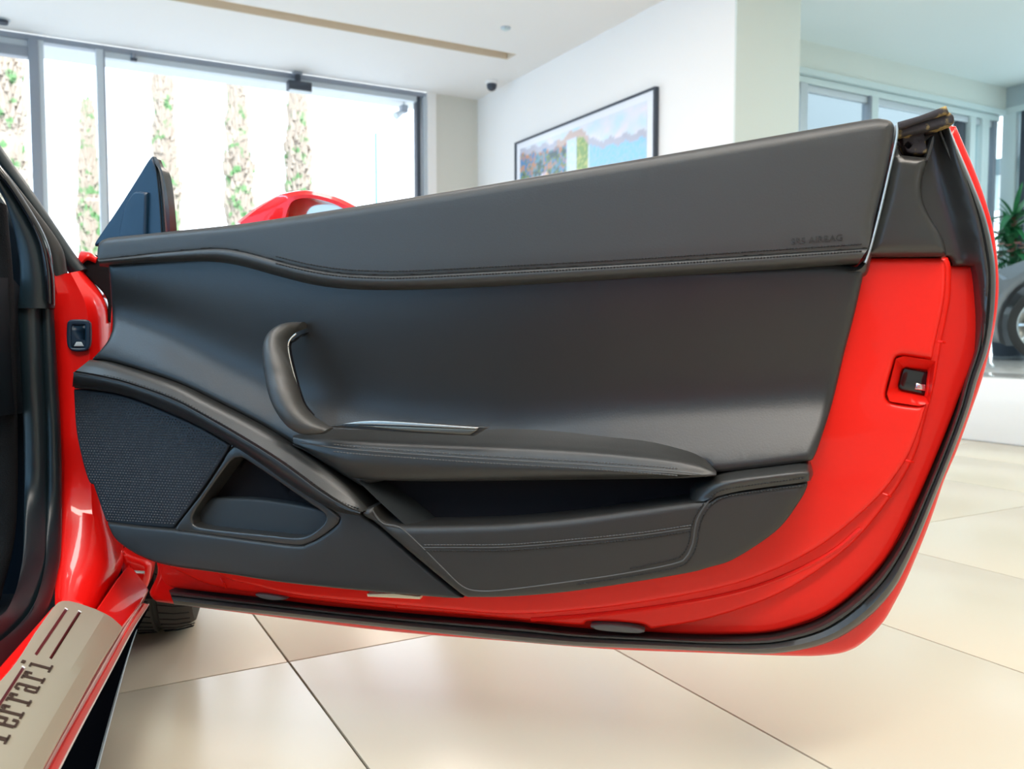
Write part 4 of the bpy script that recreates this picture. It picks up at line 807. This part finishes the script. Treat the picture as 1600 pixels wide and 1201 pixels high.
# seat and rear body, beside and behind the viewpoint
SF = Frame(CR*-.46, CA, Z3, CR)
plate(SF, 'seat_backrest', None, 0, LEA, RC, r=.05, thick=.46, grid=.1, back=True, local=np.array([(.05, .30), (.24, .34), (.16, .62), (.06, .92), (-.02, 1.04), (-.12, 1.02), (-.12, .8), (-.06, .45)]))
plate(SF, 'seat_cushion', None, .02, LEA, RC, r=.05, thick=.50, grid=.1, back=True, local=np.array([(.0, .22), (.62, .24), (.72, .36), (.64, .42), (.3, .38), (.02, .36)]))
qp = [(-.20, .20), (-.12, .5), (-.30, .88), (-.8, .92), (-1.5, .86), (-1.75, .70), (-1.78, .35), (-1.6, .22)]+[(-.95+.40*cos(a), .335+.40*sin(a)) for a in np.linspace(radians(196), radians(-16), 16)]
plate(SF, 'rear_quarter', None, .24, RED, RC, r=.05, h=.03, thick=.3, grid=.1, local=np.array(qp), label='red rear quarter behind the door opening')
for i in range(0): pass
# front wheel, steered, seen from behind under the door
cp = zhit(216, 984, 0); wa = CA*.04+CR; wa = np.array([wa[0], wa[1], 0]); wa /= np.linalg.norm(wa)
fwd = np.array([-wa[1], wa[0], 0]); rr = .335; wc_ = np.array([cp[0], cp[1], rr])+fwd*.03
wd = .245
prof = [(rr*.72, -wd*.46), (rr*.86, -wd*.53), (rr*.95, -wd*.49), (rr*.985, -wd*.40)]
for g in (-.22, .0, .22): prof += [(rr*.998, wd*(g-.025)), (rr*.975, wd*(g-.018)), (rr*.975, wd*(g+.018)), (rr*.998, wd*(g+.025))]
prof += [(rr*.985, wd*.40), (rr*.95, wd*.49), (rr*.86, wd*.53), (rr*.72, wd*.46)]
fwh = MB().lathe(wc_, wa, prof, 96).build('front_wheel', TYR, RC, label='front tyre with grooved tread', angle=30)
sb = MB()
for k in range(84):
    a = 2*pi*k/72
    for s0, s1, sk in ((.245, .47, .06), (-.47, -.245, -.06), (.04, .18, .05)):
        pts = []
        for f in (0, .5, 1):
            q = s0+(s1-s0)*f; b = a+sk*f; rad = rr*(1.001-.018*max(0, (abs(q)-.34)/.15)**2); pts.append(wc_+wa*wd*q+(fwd*cos(b)+Z3*sin(b))*rad)
        sb.tube(pts, .0011, 4)
sb.build('tread_sipes', BLK, fwh, kind='stuff')
MB().lathe(wc_, wa, [(rr*.72, -wd*.46), (rr*.70, wd*.46), (rr*.66, wd*.40), (rr*.2, wd*.3), (.001, wd*.3)], 48).build('rim', CHR, fwh)
# front fender, nose and hood (hidden behind the door from here)
ac = float(np.dot(wc_, CA)); F0 = SIDE
fp = [(1.82, .42), (1.82, .66), (1.95, .69), (2.3, .70), (2.8, .62), (3.1, .50), (3.22, .34), (3.18, .16)]+[(ac+.40*cos(a), .33+.40*sin(a)) for a in np.linspace(radians(-20), radians(112), 16)]
plate(F0, 'front_fender', None, -.045, RED, RC, r=.05, h=.03, thick=.10, grid=.08, local=np.array(fp), label='red front fender')
V = []; F = []
for i, a in enumerate(np.linspace(1.62, 3.15, 16)):
    for j, r_ in enumerate(np.linspace(-.13, -1.75, 13)):
        u = (r_+.94)/.81; z = np.interp(a, [1.6, 2.3, 2.8, 3.15], [.68, .665, .58, .44])-.05*(1-u*u)*0+.03*u*u; V.append(CR*(r_-.15)+CA*a+Z3*z)
F = [(i*13+j, i*13+j+1, (i+1)*13+j+1, (i+1)*13+j) for i in range(15) for j in range(12)]
V2 = [np.array(v)-Z3*.03 for v in V]; k = len(V); F += [tuple(q+k for q in f)[::-1] for f in F]
mesh('hood', V+V2, F, RED, RC)
dash = MB()
pr = [(.75, .52), (.75, .72), (.62, .76), (.30, .74), (.0, .70), (.0, .5)]
V = [CR*r_+CA*(1.62+.0-d+.05)+Z3*z for r_ in (-.42, -1.75) for d, z in [(.0, .5), (.0, .70), (.10, .73), (.30, .72), (.36, .66), (.34, .52)]]
mesh('dashboard', V, [(i, (i+1) % 6, 6+(i+1) % 6, 6+i) for i in range(6)]+[(0, 1, 2, 3, 4, 5), (11, 10, 9, 8, 7, 6)], MATS['blue_black_trim'], RC)
